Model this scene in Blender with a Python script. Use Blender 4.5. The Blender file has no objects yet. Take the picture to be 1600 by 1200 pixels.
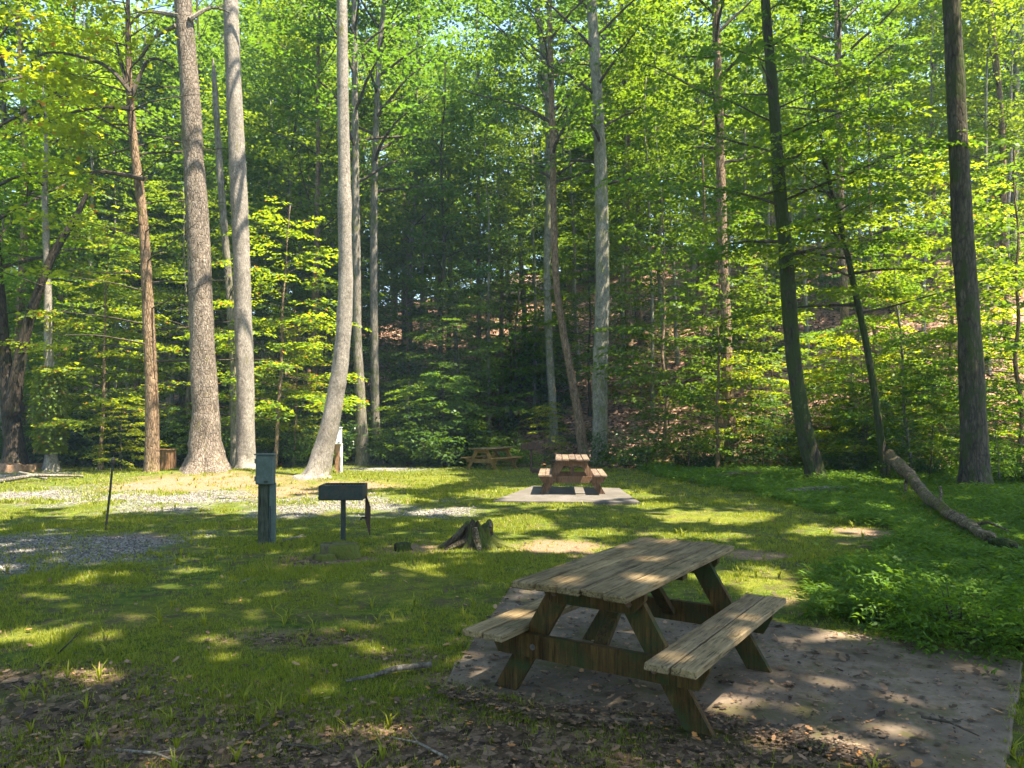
import bpy, math, random
import numpy as np
from mathutils import Vector, Matrix

random.seed(7)
RNG = np.random.default_rng(11)
sc = bpy.context.scene
C = sc.collection
PI = math.pi

# ------------------------------------------------------------------ camera maths
F, PIT, CH = 1208.0, 0.036, 1.75          # focal length in photo pixels, pitch, eye height
CP, SP = math.cos(PIT), math.sin(PIT)


def ray(u, v):
    a = (u - 800) / F
    b = (600 - v) / F
    return np.array([a, CP - b * SP, SP + b * CP])


def at(u, v, y):
    """world point seen at photo pixel (u,v) at distance y in front of the camera"""
    d = ray(u, v)
    k = y / d[1]
    return Vector((d[0] * k, y, CH + d[2] * k))


# ------------------------------------------------------------------ noise + terrain
def _hash(ix, iy, s):
    h = (ix * 374761393 + iy * 668265263 + s * 974634777) & 0xFFFFFFFF
    h = ((h ^ (h >> 13)) * 1274126177) & 0xFFFFFFFF
    return ((h ^ (h >> 16)) & 0xFFFF) / 65535.0


def vnoise(x, y, s=0):
    x = np.asarray(x, float)
    y = np.asarray(y, float)
    ix = np.floor(x).astype(np.int64)
    iy = np.floor(y).astype(np.int64)
    fx = x - ix
    fy = y - iy
    fx = fx * fx * (3 - 2 * fx)
    fy = fy * fy * (3 - 2 * fy)
    a = _hash(ix, iy, s)
    b = _hash(ix + 1, iy, s)
    c = _hash(ix, iy + 1, s)
    d = _hash(ix + 1, iy + 1, s)
    return (a * (1 - fx) + b * fx) * (1 - fy) + (c * (1 - fx) + d * fx) * fy


def fbm(x, y, s=0):
    return vnoise(x, y, s) * .55 + vnoise(np.asarray(x) * 2.1, np.asarray(y) * 2.1, s + 1) * .3 + \
        vnoise(np.asarray(x) * 4.3, np.asarray(y) * 4.3, s + 2) * .15


def hill_d(x, y):
    yb = np.where(x > 0, 32 - 0.48 * x, 34 - 0.42 * x)
    return y - np.maximum(yb, 16)


def gz(x, y):
    x = np.asarray(x, float)
    y = np.asarray(y, float)
    z = -0.0008 * np.clip(y - 8, 0, 22) ** 2
    z = z + 0.27 * np.exp(-((x + 8.6) / 3.6) ** 2 - ((y - 22.4) / 2.0) ** 2)
    z = z + 0.10 * np.exp(-((x + 5.2) / 1.6) ** 2 - ((y - 20.6) / 1.3) ** 2)
    d = hill_d(x, y)
    H = np.where(x < 0, 26 - 9 * np.clip(-x / 25, 0, 1), 26)
    dd = np.sqrt(np.maximum(d, 0) ** 2 + 4) - 2
    hz = H * (1 - np.exp(-0.55 * dd / H))
    hz = hz * (0.9 + 0.25 * vnoise(x * .07 + 3, y * .07, 5))
    z = z + hz
    far = np.clip((np.hypot(x, y) - 6) / 20, 0, 1)
    z = z + (fbm(x * .6, y * .6, 3) - .5) * (0.05 + .10 * far * (d > -3))
    return z


def gp(u, v, dz=0.0):
    """ground point under photo pixel"""
    d = ray(u, v)
    y = 10.0
    lo, hi = 1.5, 120.0
    for i in range(40):
        y = .5 * (lo + hi)
        k = y / d[1]
        if CH + d[2] * k > float(gz(d[0] * k, y)) + dz:
            lo = y
        else:
            hi = y
    k = y / d[1]
    return Vector((d[0] * k, y, float(gz(d[0] * k, y)) + dz))


def gpt(x, y, dz=0.0):
    return Vector((x, y, float(gz(x, y)) + dz))


# ------------------------------------------------------------------ sun
EL = math.radians(66)
SH = np.array([.88, -.475])
SH = SH / np.linalg.norm(SH)
COT = 1 / math.tan(EL)


def shade_xy(x, y, z):
    """where the sun ray through (x,y,z) meets the ground plane z=0"""
    return x - z * COT * SH[0], y - z * COT * SH[1]


# ------------------------------------------------------------------ materials
def new_mat(name):
    m = bpy.data.materials.new(name)
    m.use_nodes = True
    nt = m.node_tree
    nt.nodes.clear()
    out = nt.nodes.new('ShaderNodeOutputMaterial')
    return m, nt, out


def N(nt, typ, **kw):
    n = nt.nodes.new(typ)
    for k, v in kw.items():
        if k.startswith('i_'):
            n.inputs[k[2:].replace('_', ' ')].default_value = v
        else:
            setattr(n, k, v)
    return n


def ramp(nt, fac, stops, interp='LINEAR'):
    r = nt.nodes.new('ShaderNodeValToRGB')
    r.color_ramp.interpolation = interp
    els = r.color_ramp.elements
    while len(els) < len(stops):
        els.new(0.5)
    for e, (p, c) in zip(els, stops):
        e.position = p
        e.color = (c[0], c[1], c[2], 1)
    nt.links.new(fac, r.inputs[0])
    return r.outputs[0]


def mixc(nt, fac, a, b, mode='MIX'):
    n = nt.nodes.new('ShaderNodeMix')
    n.data_type = 'RGBA'
    n.blend_type = mode
    for s, v in ((0, fac), (6, a), (7, b)):
        if hasattr(v, 'node'):
            nt.links.new(v, n.inputs[s])
        elif s == 0:
            n.inputs[0].default_value = v
        else:
            n.inputs[s].default_value = (v[0], v[1], v[2], 1)
    return n.outputs[2]


def coords(nt, kind='Object', scale=(1, 1, 1)):
    tc = nt.nodes.new('ShaderNodeTexCoord')
    mp = nt.nodes.new('ShaderNodeMapping')
    mp.inputs['Scale'].default_value = scale
    nt.links.new(tc.outputs[kind], mp.inputs[0])
    return mp.outputs[0]


def noise(nt, vec, scale, detail=4, rough=.6):
    n = N(nt, 'ShaderNodeTexNoise')
    n.inputs['Scale'].default_value = scale
    n.inputs['Detail'].default_value = detail
    n.inputs['Roughness'].default_value = rough
    nt.links.new(vec, n.inputs['Vector'])
    return n.outputs[0]


def voro(nt, vec, scale, out='Distance', feature='F1'):
    n = N(nt, 'ShaderNodeTexVoronoi', feature=feature)
    n.inputs['Scale'].default_value = scale
    nt.links.new(vec, n.inputs['Vector'])
    return n.outputs[out]


def bump(nt, height, strength, dist=.02):
    b = N(nt, 'ShaderNodeBump')
    b.inputs['Strength'].default_value = strength
    b.inputs['Distance'].default_value = dist
    nt.links.new(height, b.inputs['Height'])
    return b.outputs[0]


def principled(nt, out, col, rough=.8, normal=None, metal=0, spec=.3):
    p = N(nt, 'ShaderNodeBsdfPrincipled')
    if hasattr(col, 'node'):
        nt.links.new(col, p.inputs['Base Color'])
    else:
        p.inputs['Base Color'].default_value = (*col, 1)
    if hasattr(rough, 'node'):
        nt.links.new(rough, p.inputs['Roughness'])
    else:
        p.inputs['Roughness'].default_value = rough
    p.inputs['Metallic'].default_value = metal
    p.inputs['Specular IOR Level'].default_value = spec
    if normal is not None:
        nt.links.new(normal, p.inputs['Normal'])
    nt.links.new(p.outputs[0], out.inputs[0])
    return p


def leaf_mat(name, dark, light, trans, tw=.45, rough=.5, dry=None):
    m, nt, out = new_mat(name)
    g = N(nt, 'ShaderNodeNewGeometry')
    oi = N(nt, 'ShaderNodeObjectInfo')
    col = ramp(nt, g.outputs['Random Per Island'], [(0, dark), (.75, light), (1, tuple(c * 1.25 for c in light))])
    # each tree has its own tint
    hs = N(nt, 'ShaderNodeHueSaturation')
    mr = N(nt, 'ShaderNodeMapRange')
    mr.inputs['To Min'].default_value = .485
    mr.inputs['To Max'].default_value = .513
    nt.links.new(oi.outputs['Random'], mr.inputs[0])
    nt.links.new(mr.outputs[0], hs.inputs['Hue'])
    nt.links.new(col, hs.inputs['Color'])
    c = hs.outputs[0]
    hs2 = N(nt, 'ShaderNodeHueSaturation')
    nt.links.new(mr.outputs[0], hs2.inputs['Hue'])
    tcol = ramp(nt, g.outputs['Random Per Island'], [(0, tuple(t * .75 for t in trans)), (1, trans)])
    nt.links.new(tcol, hs2.inputs['Color'])
    tc = hs2.outputs[0]
    if dry is not None:
        fr = ramp(nt, g.outputs['Random Per Island'], [(0, (0, 0, 0)), (.955, (0, 0, 0)), (.96, (1, 1, 1)), (1, (1, 1, 1))], 'CONSTANT')
        c = mixc(nt, fr, c, dry)
        tc = mixc(nt, fr, tc, dry)
    d = N(nt, 'ShaderNodeBsdfDiffuse')
    t = N(nt, 'ShaderNodeBsdfTranslucent')
    nt.links.new(c, d.inputs[0])
    nt.links.new(tc, t.inputs[0])
    mx = N(nt, 'ShaderNodeMixShader')
    mx.inputs[0].default_value = tw
    nt.links.new(d.outputs[0], mx.inputs[1])
    nt.links.new(t.outputs[0], mx.inputs[2])
    gl = N(nt, 'ShaderNodeBsdfGlossy')
    gl.inputs['Roughness'].default_value = rough
    gl.inputs[0].default_value = (.8, .9, .8, 1)
    mx2 = N(nt, 'ShaderNodeMixShader')
    mx2.inputs[0].default_value = .02
    nt.links.new(mx.outputs[0], mx2.inputs[1])
    nt.links.new(gl.outputs[0], mx2.inputs[2])
    nt.links.new(mx2.outputs[0], out.inputs[0])
    return m


def bark_mat(name, c1, c2, c3, moss=None, moss_amt=.5, furrow=1.0, zs=.22, scale=14, bstr=.9):
    m, nt, out = new_mat(name)
    v = coords(nt, 'Object', (1, 1, zs))
    n1 = noise(nt, v, scale, 6, .7)
    vo = voro(nt, v, scale * 1.2, 'Distance', 'DISTANCE_TO_EDGE')
    v2 = coords(nt, 'Object', (1, 1, .6))
    n2 = noise(nt, v2, 2.2, 4, .6)
    col = ramp(nt, n1, [(.3, c1), (.52, c2), (.72, c3)])
    crack = ramp(nt, vo, [(0, (1 - .55 * furrow,) * 3), (.16, (1, 1, 1))])
    col = mixc(nt, 1.0, col, crack, 'MULTIPLY')
    patch = ramp(nt, n2, [(.35, (.72, .72, .72)), (.65, (1.15, 1.15, 1.15))])
    col = mixc(nt, .8, col, patch, 'MULTIPLY')
    n5 = noise(nt, coords(nt, 'Object', (1, 1, .7)), 6.5, 5, .75)
    bl = ramp(nt, n5, [(.38, (.62, .60, .58)), (.47, (1, 1, 1)), (.56, (1, 1, 1)), (.66, (1.35, 1.33, 1.28))])
    col = mixc(nt, .85, col, bl, 'MULTIPLY')
    if moss:
        n3 = noise(nt, coords(nt, 'Object', (1, 1, .5)), 3.1, 5, .7)
        mf = ramp(nt, n3, [(.62 - moss_amt * .3, (0, 0, 0)), (.74 - moss_amt * .3, (1, 1, 1))])
        col = mixc(nt, mf, col, moss)
    b = bump(nt, n1, bstr, .03)
    bn = N(nt, 'ShaderNodeBump')
    bn.inputs['Strength'].default_value = bstr * furrow
    bn.inputs['Distance'].default_value = .03
    nt.links.new(crack, bn.inputs['Height'])
    nt.links.new(b, bn.inputs['Normal'])
    principled(nt, out, col, .92, bn.outputs[0], spec=.15)
    return m


def wood_mat(name, base, dark, streak, algae=None, algae_amt=.4, axis=1):
    m, nt, out = new_mat(name)
    s = [9, 9, 9]
    s[axis] = .55
    g = N(nt, 'ShaderNodeNewGeometry')
    tc = N(nt, 'ShaderNodeTexCoord')
    ad = N(nt, 'ShaderNodeVectorMath', operation='ADD')
    mul = N(nt, 'ShaderNodeMath', operation='MULTIPLY')
    mul.inputs[1].default_value = 7.3
    cb = N(nt, 'ShaderNodeCombineXYZ')
    nt.links.new(g.outputs['Random Per Island'], mul.inputs[0])
    for i in range(3):
        nt.links.new(mul.outputs[0], cb.inputs[i])
    nt.links.new(tc.outputs['Object'], ad.inputs[0])
    nt.links.new(cb.outputs[0], ad.inputs[1])
    mp = N(nt, 'ShaderNodeMapping')
    mp.inputs['Scale'].default_value = s
    nt.links.new(ad.outputs[0], mp.inputs[0])
    v = mp.outputs[0]
    n1 = noise(nt, v, 3.2, 6, .7)
    n2 = noise(nt, v, 11, 3, .6)
    col = ramp(nt, n1, [(.28, dark), (.46, base), (.7, streak)])
    cr = ramp(nt, n2, [(.36, (.2, .18, .16)), (.47, (1, 1, 1))])
    col = mixc(nt, .75, col, cr, 'MULTIPLY')
    tint = ramp(nt, g.outputs['Random Per Island'], [(0, (.78, .78, .8)), (.5, (1, 1, 1)), (1, (1.15, 1.1, 1.0))])
    col = mixc(nt, 1, col, tint, 'MULTIPLY')
    nb = noise(nt, ad.outputs[0], 3.5, 5, .65)
    st = ramp(nt, nb, [(.36, (.55, .55, .5)), (.52, (1, 1, 1))])
    col = mixc(nt, .8, col, st, 'MULTIPLY')
    if algae:
        na = noise(nt, ad.outputs[0], 4.7, 5, .7)
        af = ramp(nt, na, [(.62 - .3 * algae_amt, (0, 0, 0)), (.8 - .3 * algae_amt, (1, 1, 1))])
        col = mixc(nt, af, col, algae)
    h = mixc(nt, .5, n1, n2)
    principled(nt, out, col, .85, bump(nt, h, .8, .012), spec=.2)
    return m


def metal_mat(name, base, rust, amt=.4, rough=.6, metal=.3, scale=9):
    m, nt, out = new_mat(name)
    v = coords(nt)
    n1 = noise(nt, v, scale, 6, .7)
    f = ramp(nt, n1, [(.6 - .3 * amt, (0, 0, 0)), (.75 - .3 * amt, (1, 1, 1))])
    n2 = noise(nt, v, 30, 3)
    b2 = ramp(nt, n2, [(.3, tuple(c * .75 for c in base)), (.7, tuple(c * 1.15 for c in base))])
    col = mixc(nt, f, b2, rust)
    principled(nt, out, col, rough, bump(nt, n1, .25, .005), metal, .4)
    return m


# ------------------------------------------------------------------ mesh builders
class MB:
    def __init__(self):
        self.v = []
        self.f = []

    def add(self, verts, faces):
        o = len(self.v)
        self.v += [tuple(p) for p in verts]
        self.f += [tuple(i + o for i in f) for f in faces]

    def box(self, c, s, rot=None, bev=.006, jit=0.0):
        """bevelled box: 24 vertex chamfer on every edge"""
        hx, hy, hz = s[0] / 2, s[1] / 2, s[2] / 2
        b = min(bev, hx * .45, hy * .45, hz * .45)
        vs = []
        idx = {}
        for sx in (-1, 1):
            for sy in (-1, 1):
                for sz in (-1, 1):
                    j = Vector((random.uniform(-jit, jit), random.uniform(-jit, jit), random.uniform(-jit, jit)))
                    for ax in range(3):
                        p = [sx * (hx - b), sy * (hy - b), sz * (hz - b)]
                        p[ax] = (sx * hx, sy * hy, sz * hz)[ax]
                        idx[(sx, sy, sz, ax)] = len(vs)
                        vs.append(Vector(p) + j)
        fs = []
        S = (-1, 1)
        for ax in range(3):
            o = [a for a in range(3) if a != ax]
            for s_ in S:
                q = []
                for a, b_ in ((-1, -1), (1, -1), (1, 1), (-1, 1)):
                    k = [0, 0, 0]
                    k[ax] = s_
                    k[o[0]] = a
                    k[o[1]] = b_
                    q.append(idx[(*k, ax)])
                flip = (s_ == -1) ^ (ax == 1)
                fs.append(q[::-1] if flip else q)
        for ax in range(3):
            o = [a for a in range(3) if a != ax]
            for a in S:
                for b_ in S:
                    q = []
                    for e, fa in ((-1, o[0]), (1, o[0]), (1, o[1]), (-1, o[1])):
                        k = [0, 0, 0]
                        k[ax] = e
                        k[o[0]] = a
                        k[o[1]] = b_
                        q.append(idx[(*k, fa)])
                    fs.append(q)
        for sx in S:
            for sy in S:
                for sz in S:
                    fs.append([idx[(sx, sy, sz, a)] for a in range(3)])
        M = Matrix.Translation(Vector(c))
        if rot is not None:
            M = M @ rot
        self.add([M @ p for p in vs], fs)

    def prism(self, poly, thick, M):
        """polygon in local xz plane, extruded +-thick/2 along local y"""
        n = len(poly)
        h = thick / 2
        vs = [M @ Vector((p[0], -h, p[1])) for p in poly] + [M @ Vector((p[0], h, p[1])) for p in poly]
        fs = [list(range(n)), list(range(2 * n - 1, n - 1, -1))]
        for i in range(n):
            j = (i + 1) % n
            fs.append([j, i, n + i, n + j])
        self.add(vs, fs)

    def tube(self, pts, rad, sides=8, lump=0.0, flare=None, cap=True, seed=0, flat=False):
        pts = [Vector(p) for p in pts]
        rr = random.Random(seed)
        ph = [rr.uniform(0, 6.28) for _ in range(4)]
        rings = []
        ref = Vector((1, .13, 0.05))
        for i, p in enumerate(pts):
            a = pts[max(i - 1, 0)]
            b = pts[min(i + 1, len(pts) - 1)]
            t = (b - a).normalized()
            x = (ref - t * ref.dot(t))
            if x.length < 1e-3:
                x = Vector((0, 1, 0)) - t * t.y
            x.normalize()
            y = t.cross(x)
            if flat:
                x, y = Vector((1, 0, 0)), Vector((0, 1, 0))
            r = rad[i]
            ring = []
            for k in range(sides):
                an = 2 * PI * k / sides
                q = 1 + lump * (math.sin(3 * an + ph[0] + i * .35) * .5 + math.sin(5 * an + ph[1] - i * .5) * .35 + rr.uniform(-.3, .3))
                if flare:
                    q += flare(i, an)
                ring.append(p + (x * math.cos(an) + y * math.sin(an)) * r * q)
            rings.append(ring)
        vs = [q for r in rings for q in r]
        fs = []
        for i in range(len(rings) - 1):
            for k in range(sides):
                k2 = (k + 1) % sides
                fs.append([i * sides + k, i * sides + k2, (i + 1) * sides + k2, (i + 1) * sides + k])
        if cap:
            fs.append(list(range(sides))[::-1])
            n = (len(rings) - 1) * sides
            fs.append([n + k for k in range(sides)])
        self.add(vs, fs)

    def mesh(self, name, smooth=False):
        me = bpy.data.meshes.new(name)
        me.from_pydata(self.v, [], self.f)
        if smooth:
            me.polygons.foreach_set('use_smooth', [True] * len(me.polygons))
        me.update()
        return me

    def obj(self, name, mat, parent=None, smooth=False):
        return link(name, self.mesh(name, smooth), mat, parent)


def link(name, me, mat=None, parent=None):
    if mat is not None and not me.materials:
        me.materials.append(mat)
    o = bpy.data.objects.new(name, me)
    C.objects.link(o)
    if parent is not None:
        o.parent = parent
    return o


def tag(o, label=None, cat=None, group=None, kind=None):
    if label:
        o['label'] = label
    if cat:
        o['category'] = cat
    if group:
        o['group'] = group
    if kind:
        o['kind'] = kind
    return o


def thing(name, label, cat, loc=(0, 0, 0), rz=0, group=None):
    o = bpy.data.objects.new(name, None)
    o.empty_display_size = .2
    C.objects.link(o)
    o.location = loc
    o.rotation_euler = (0, 0, rz)
    return tag(o, label, cat, group)


def dup(root, loc, rz, scale, label, group):
    r = root.copy()
    C.objects.link(r)
    r.location = loc
    r.rotation_euler = (0, 0, rz)
    r.scale = (scale, scale, scale) if not hasattr(scale, '__len__') else scale
    r['label'] = label
    r['group'] = group
    for ch in list(root.children):
        c = ch.copy()
        C.objects.link(c)
        c.parent = r
    return r


def np_mesh(name, verts, quads):
    """verts (n,3), quads (m,4) or (m,3)"""
    me = bpy.data.meshes.new(name)
    n, m, k = len(verts), len(quads), quads.shape[1]
    me.vertices.add(n)
    me.vertices.foreach_set('co', np.ascontiguousarray(verts, dtype=np.float32).ravel())
    me.loops.add(m * k)
    me.loops.foreach_set('vertex_index', np.ascontiguousarray(quads, dtype=np.int32).ravel())
    me.polygons.add(m)
    me.polygons.foreach_set('loop_start', np.arange(0, m * k, k, dtype=np.int32))
    me.update(calc_edges=True)
    return me


def unit(a):
    return a / np.maximum(np.linalg.norm(a, axis=-1, keepdims=True), 1e-9)


def leaves_mesh(name, P, D, Nn, S, width=.43, fold=.12):
    """a kite shaped, slightly folded leaf at each P, along D, facing Nn, length S"""
    D = unit(D)
    B = unit(np.cross(Nn, D))
    Nn = np.cross(D, B)
    S = S[:, None]
    v0 = P
    v1 = P + D * S * .42 + B * S * width + Nn * S * fold
    v2 = P + D * S - Nn * S * fold * .6
    v3 = P + D * S * .42 - B * S * width + Nn * S * fold
    V = np.stack([v0, v1, v2, v3], 1).reshape(-1, 3)
    Q = np.arange(len(V)).reshape(-1, 4)
    return np_mesh(name, V, Q)


def smooth_path(pts, rad, n):
    out, ro = [], []
    for i in range(len(pts) - 1):
        p0 = pts[max(i - 1, 0)]
        p1, p2 = pts[i], pts[i + 1]
        p3 = pts[min(i + 2, len(pts) - 1)]
        for k in range(n):
            t = k / n
            t2, t3 = t * t, t * t * t
            out.append(.5 * ((2 * p1) + (p2 - p0) * t + (2 * p0 - 5 * p1 + 4 * p2 - p3) * t2 + (3 * p1 - p0 - 3 * p2 + p3) * t3))
            ro.append(rad[i] * (1 - t) + rad[i + 1] * t)
    out.append(pts[-1])
    ro.append(rad[-1])
    return out, ro


# ------------------------------------------------------------------ foliage templates
def spray(L, leaf, rng, droop=.12, dens=1.0):
    P, D = [], []
    nt = max(4, int(L / (leaf * 1.25)))
    for i in range(nt):
        t = L * (.12 + .88 * (i + rng.random() * .5) / nt)
        side = 1 if i % 2 else -1
        tl = (.18 + .42 * L * (1 - .65 * t / L)) * rng.uniform(.6, 1.15)
        ang = side * rng.uniform(.7, 1.1)
        td = np.array([math.cos(ang), math.sin(ang), 0])
        base = np.array([t, 0, -droop * t * t / L])
        nl = max(2, int(tl / (leaf * .5) * dens))
        for k in range(nl):
            s = tl * (k + .5) / nl
            p = base + td * s + np.array([0, 0, -droop * s * s * .8 / max(tl, .1)])
            a2 = ang + (1 if k % 2 else -1) * rng.uniform(.5, 1.0)
            P.append(p + rng.normal(0, leaf * .18, 3))
            D.append([math.cos(a2), math.sin(a2), rng.uniform(-.45, .15)])
    P = np.array(P)
    D = np.array(D)
    Nn = np.tile([0, 0, 1.0], (len(P), 1)) + rng.normal(0, .38, (len(P), 3))
    S = leaf * rng.uniform(.65, 1.25, len(P))
    return P, D, Nn, S


def xf(sp, origin, az, el, roll=0, sc_=1.0):
    P, D, Nn, S = sp
    ca, sa = math.cos(az), math.sin(az)
    ce, se = math.cos(el), math.sin(el)
    X = np.array([ca * ce, sa * ce, se])
    Y = np.array([-sa, ca, 0])
    Z = np.cross(X, Y)
    if roll:
        Y, Z = Y * math.cos(roll) + Z * math.sin(roll), Z * math.cos(roll) - Y * math.sin(roll)
    R = np.stack([X, Y, Z], 0)
    return (P * sc_) @ R + origin, D @ R, Nn @ R, S


def cat(parts):
    return [np.concatenate([p[i] for p in parts]) for i in range(4)]


SPR = {}


def sprays(leaf, Ls, n, seed, droop=.12, dens=1.0):
    key = (leaf, Ls, n, seed)
    if key not in SPR:
        rng = np.random.default_rng(seed)
        SPR[key] = [spray(rng.uniform(*Ls), leaf, rng, droop, dens) for _ in range(n)]
    return SPR[key]


def curve_limb(p0, az, el, L, rng, bend=.25, n=6):
    pts = [Vector(p0)]
    a, e = az, el
    for i in range(n):
        d = Vector((math.cos(a) * math.cos(e), math.sin(a) * math.cos(e), math.sin(e)))
        pts.append(pts[-1] + d * (L / n))
        a += rng.uniform(-bend, bend)
        e += rng.uniform(-bend * .6, bend * .4)
    return pts


def canopy_crown(axis, z0, z1, R, leaf, seed, nl=22, per=8, limbs=None, lr=.07):
    """big forest crown: limbs leaving the trunk between z0 and z1, each bearing leafy sprays. axis(z)->Vector"""
    rng = np.random.default_rng(seed)
    tp = sprays(leaf, (1.0, 1.9), 8, 100 + int(leaf * 1000))
    parts = []
    for i in range(nl):
        f = (i + rng.random()) / nl
        z = z0 + (z1 - z0) * f
        az = i * 2.4 + rng.uniform(-.5, .5)
        el = .4 + .7 * f + rng.uniform(-.2, .2)
        L = R * (1.0 - .55 * abs(f - .35)) * rng.uniform(.6, 1.1)
        pts = curve_limb(axis(z), az, el, L, rng)
        if limbs is not None:
            limbs.tube(pts, [lr * (1 - .75 * k / 6) * (1.2 - .6 * f) for k in range(7)], 5, .05)
        for k in range(per):
            t = .25 + .75 * (k + rng.random()) / per
            q = t * 6
            j = min(int(q), 5)
            p = pts[j].lerp(pts[j + 1], q - j)
            parts.append(xf(tp[rng.integers(len(tp))], np.array(p), az + rng.normal(0, .9), rng.uniform(-.25, .55), rng.normal(0, .3)))
    return cat(parts)


def layered_crown(axis, z0, z1, R, leaf, seed, nb=26, limbs=None, lr=.03, el0=.12, tpn=8, skip=None):
    """understory tree: flat tiers of leaves on near-horizontal branches"""
    rng = np.random.default_rng(seed)
    tp = sprays(leaf, (.8, 1.5), tpn, 300 + int(leaf * 1000), .16)
    parts = []
    for i in range(nb):
        f = (i + rng.random() * .8) / nb
        z = z0 + (z1 - z0) * f
        az = i * 2.4 + rng.uniform(-.6, .6)
        if skip and skip(az, z):
            continue
        L = R * (1 - .72 * f ** 1.4) * rng.uniform(.65, 1.1)
        el = el0 + .5 * f * f + rng.uniform(-.12, .16)
        pts = curve_limb(axis(z), az, el, L, rng, .16)
        if limbs is not None:
            limbs.tube(pts, [lr * (1 - .8 * k / 6) * (1.15 - .7 * f) for k in range(7)], 4, .03)
        n = max(3, int(L * 3.3))
        for k in range(n):
            t = .22 + .78 * (k + .5) / n
            q = t * 6
            j = min(int(q), 5)
            p = pts[j].lerp(pts[j + 1], q - j)
            side = 1 if k % 2 else -1
            last = k == n - 1
            parts.append(xf(tp[rng.integers(len(tp))], np.array(p), az + (0 if last else side * rng.uniform(.3, 1.0)),
                            rng.uniform(-.18, .12), rng.normal(0, .12), .7 + .35 * (L / R)))
    return cat(parts)


# ------------------------------------------------------------------ materials in use
M = {}
M['leaf_green'] = leaf_mat('leaf_green', (.018, .052, .005), (.050, .108, .010), (.19, .33, .015), .5)
M['leaf_mid'] = leaf_mat('leaf_mid', (.024, .064, .005), (.068, .136, .010), (.27, .41, .014), .52)
M['leaf_yellow'] = leaf_mat('leaf_yellow', (.045, .090, .004), (.105, .175, .008), (.44, .54, .012), .55, dry=(.4, .2, .02))
M['leaf_dark'] = leaf_mat('leaf_dark', (.016, .046, .010), (.040, .085, .018), (.10, .19, .02), .38, .35)
M['leaf_canopy'] = leaf_mat('leaf_canopy', (.012, .034, .010), (.030, .066, .012), (.08, .14, .02), .35, .35)
M['leaf_needle'] = leaf_mat('leaf_needle', (.020, .055, .022), (.035, .08, .035), (.08, .16, .05), .3)
M['grass'] = leaf_mat('grass_blades', (.078, .112, .010), (.235, .25, .02), (.42, .46, .02), .4, dry=(.30, .22, .08))
M['weed'] = leaf_mat('weed_leaves', (.035, .090, .008), (.085, .175, .014), (.22, .38, .018), .42)
M['bark_tan'] = bark_mat('bark_tan', (.10, .075, .055), (.25, .205, .165), (.40, .35, .30), (.13, .12, .03), .05, .9, .36, 17)
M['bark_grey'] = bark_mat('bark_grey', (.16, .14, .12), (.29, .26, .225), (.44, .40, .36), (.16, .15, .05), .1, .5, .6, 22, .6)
M['bark_pale'] = bark_mat('bark_pale', (.13, .12, .095), (.25, .235, .19), (.38, .36, .30), (.14, .15, .06), .35, .4, .45, 18, .6)
M['bark_brown'] = bark_mat('bark_brown', (.11, .07, .045), (.28, .19, .12), (.43, .32, .22), (.10, .09, .02), .15, .9, .25, 15)
M['bark_dark'] = bark_mat('bark_dark', (.028, .024, .018), (.075, .062, .045), (.13, .11, .08), (.045, .06, .016), .7, .9, .22, 13)
M['twig'] = bark_mat('twig_bark', (.035, .028, .02), (.08, .065, .048), (.15, .125, .1), None, 0, .4, .3, 20, .4)
M['deadwood'] = bark_mat('deadwood', (.12, .10, .08), (.25, .22, .18), (.4, .36, .31), (.10, .11, .03), .25, .7, .2, 15)
M['mossy_log'] = bark_mat('mossy_log', (.07, .055, .038), (.16, .125, .085), (.30, .25, .18), (.11, .12, .025), .75, .6, .5, 12)
M['log_bark'] = bark_mat('log_bark', (.065, .048, .03), (.18, .135, .085), (.36, .29, .20), (.10, .105, .022), .35, .9, 1, 11)
M['stump_wood'] = bark_mat('stump_wood', (.035, .027, .02), (.095, .072, .05), (.19, .15, .11), (.075, .09, .02), .65, .8, .16, 13)

# ------------------------------------------------------------------ ground masks (true cover of the ground, in metres)
def ell(u, v, a, b, dz=0):
    c = gp(u, v, dz)
    r = gp(u + a, v, dz)
    t = gp(u, v - b, dz)
    bt = gp(u, min(v + b, 1400), dz)
    return (c.x, .5 * (t.y + bt.y), abs(r.x - c.x), max(.04, .5 * abs(t.y - bt.y)))


def mask(ells, x, y, soft=.35, nz=.45, ns=2.2, seed=0):
    m = np.zeros_like(x)
    n = (fbm(x * ns, y * ns, seed) - .5) * 2 * nz
    for (cx, cy, a, b) in ells:
        d = np.sqrt(((x - cx) / a) ** 2 + ((y - cy) / b) ** 2) + n
        m = np.maximum(m, np.clip((1 + soft - d) / (2 * soft), 0, 1))
    return m


GRAVEL = [ell(*e) for e in [(60, 774, 90, 12), (285, 783, 70, 14), (530, 790, 110, 13), (690, 802, 70, 7), (70, 862, 165, 26),
                            (20, 743, 70, 5), (600, 733, 60, 3), (170, 780, 60, 8)]]
LITTER = [ell(*e) for e in [(150, 1160, 420, 90), (90, 1062, 150, 22), (560, 1170, 420, 70), (460, 1000, 120, 14), (620, 1030, 80, 14),
                            (1090, 1190, 300, 50), (470, 880, 60, 10)]]
DIRT = [ell(*e) for e in [(310, 753, 125, 14), (450, 768, 60, 11), (560, 758, 70, 6), (860, 856, 70, 10), (1345, 832, 38, 9), (960, 868, 60, 6),
                          (210, 842, 70, 6), (650, 858, 60, 9), (545, 875, 60, 7), (1170, 868, 50, 6), (1215, 940, 50, 8), (720, 1060, 60, 10)]]
MOSS = [ell(*e) for e in [(50, 992, 90, 12), (300, 960, 160, 30), (580, 1025, 40, 12), (700, 900, 160, 30), (1100, 812, 110, 14), (950, 1160, 100, 12), (120, 912, 40, 9),
                          (500, 930, 120, 25), (660, 750, 90, 9), (1190, 905, 110, 18)]]


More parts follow.
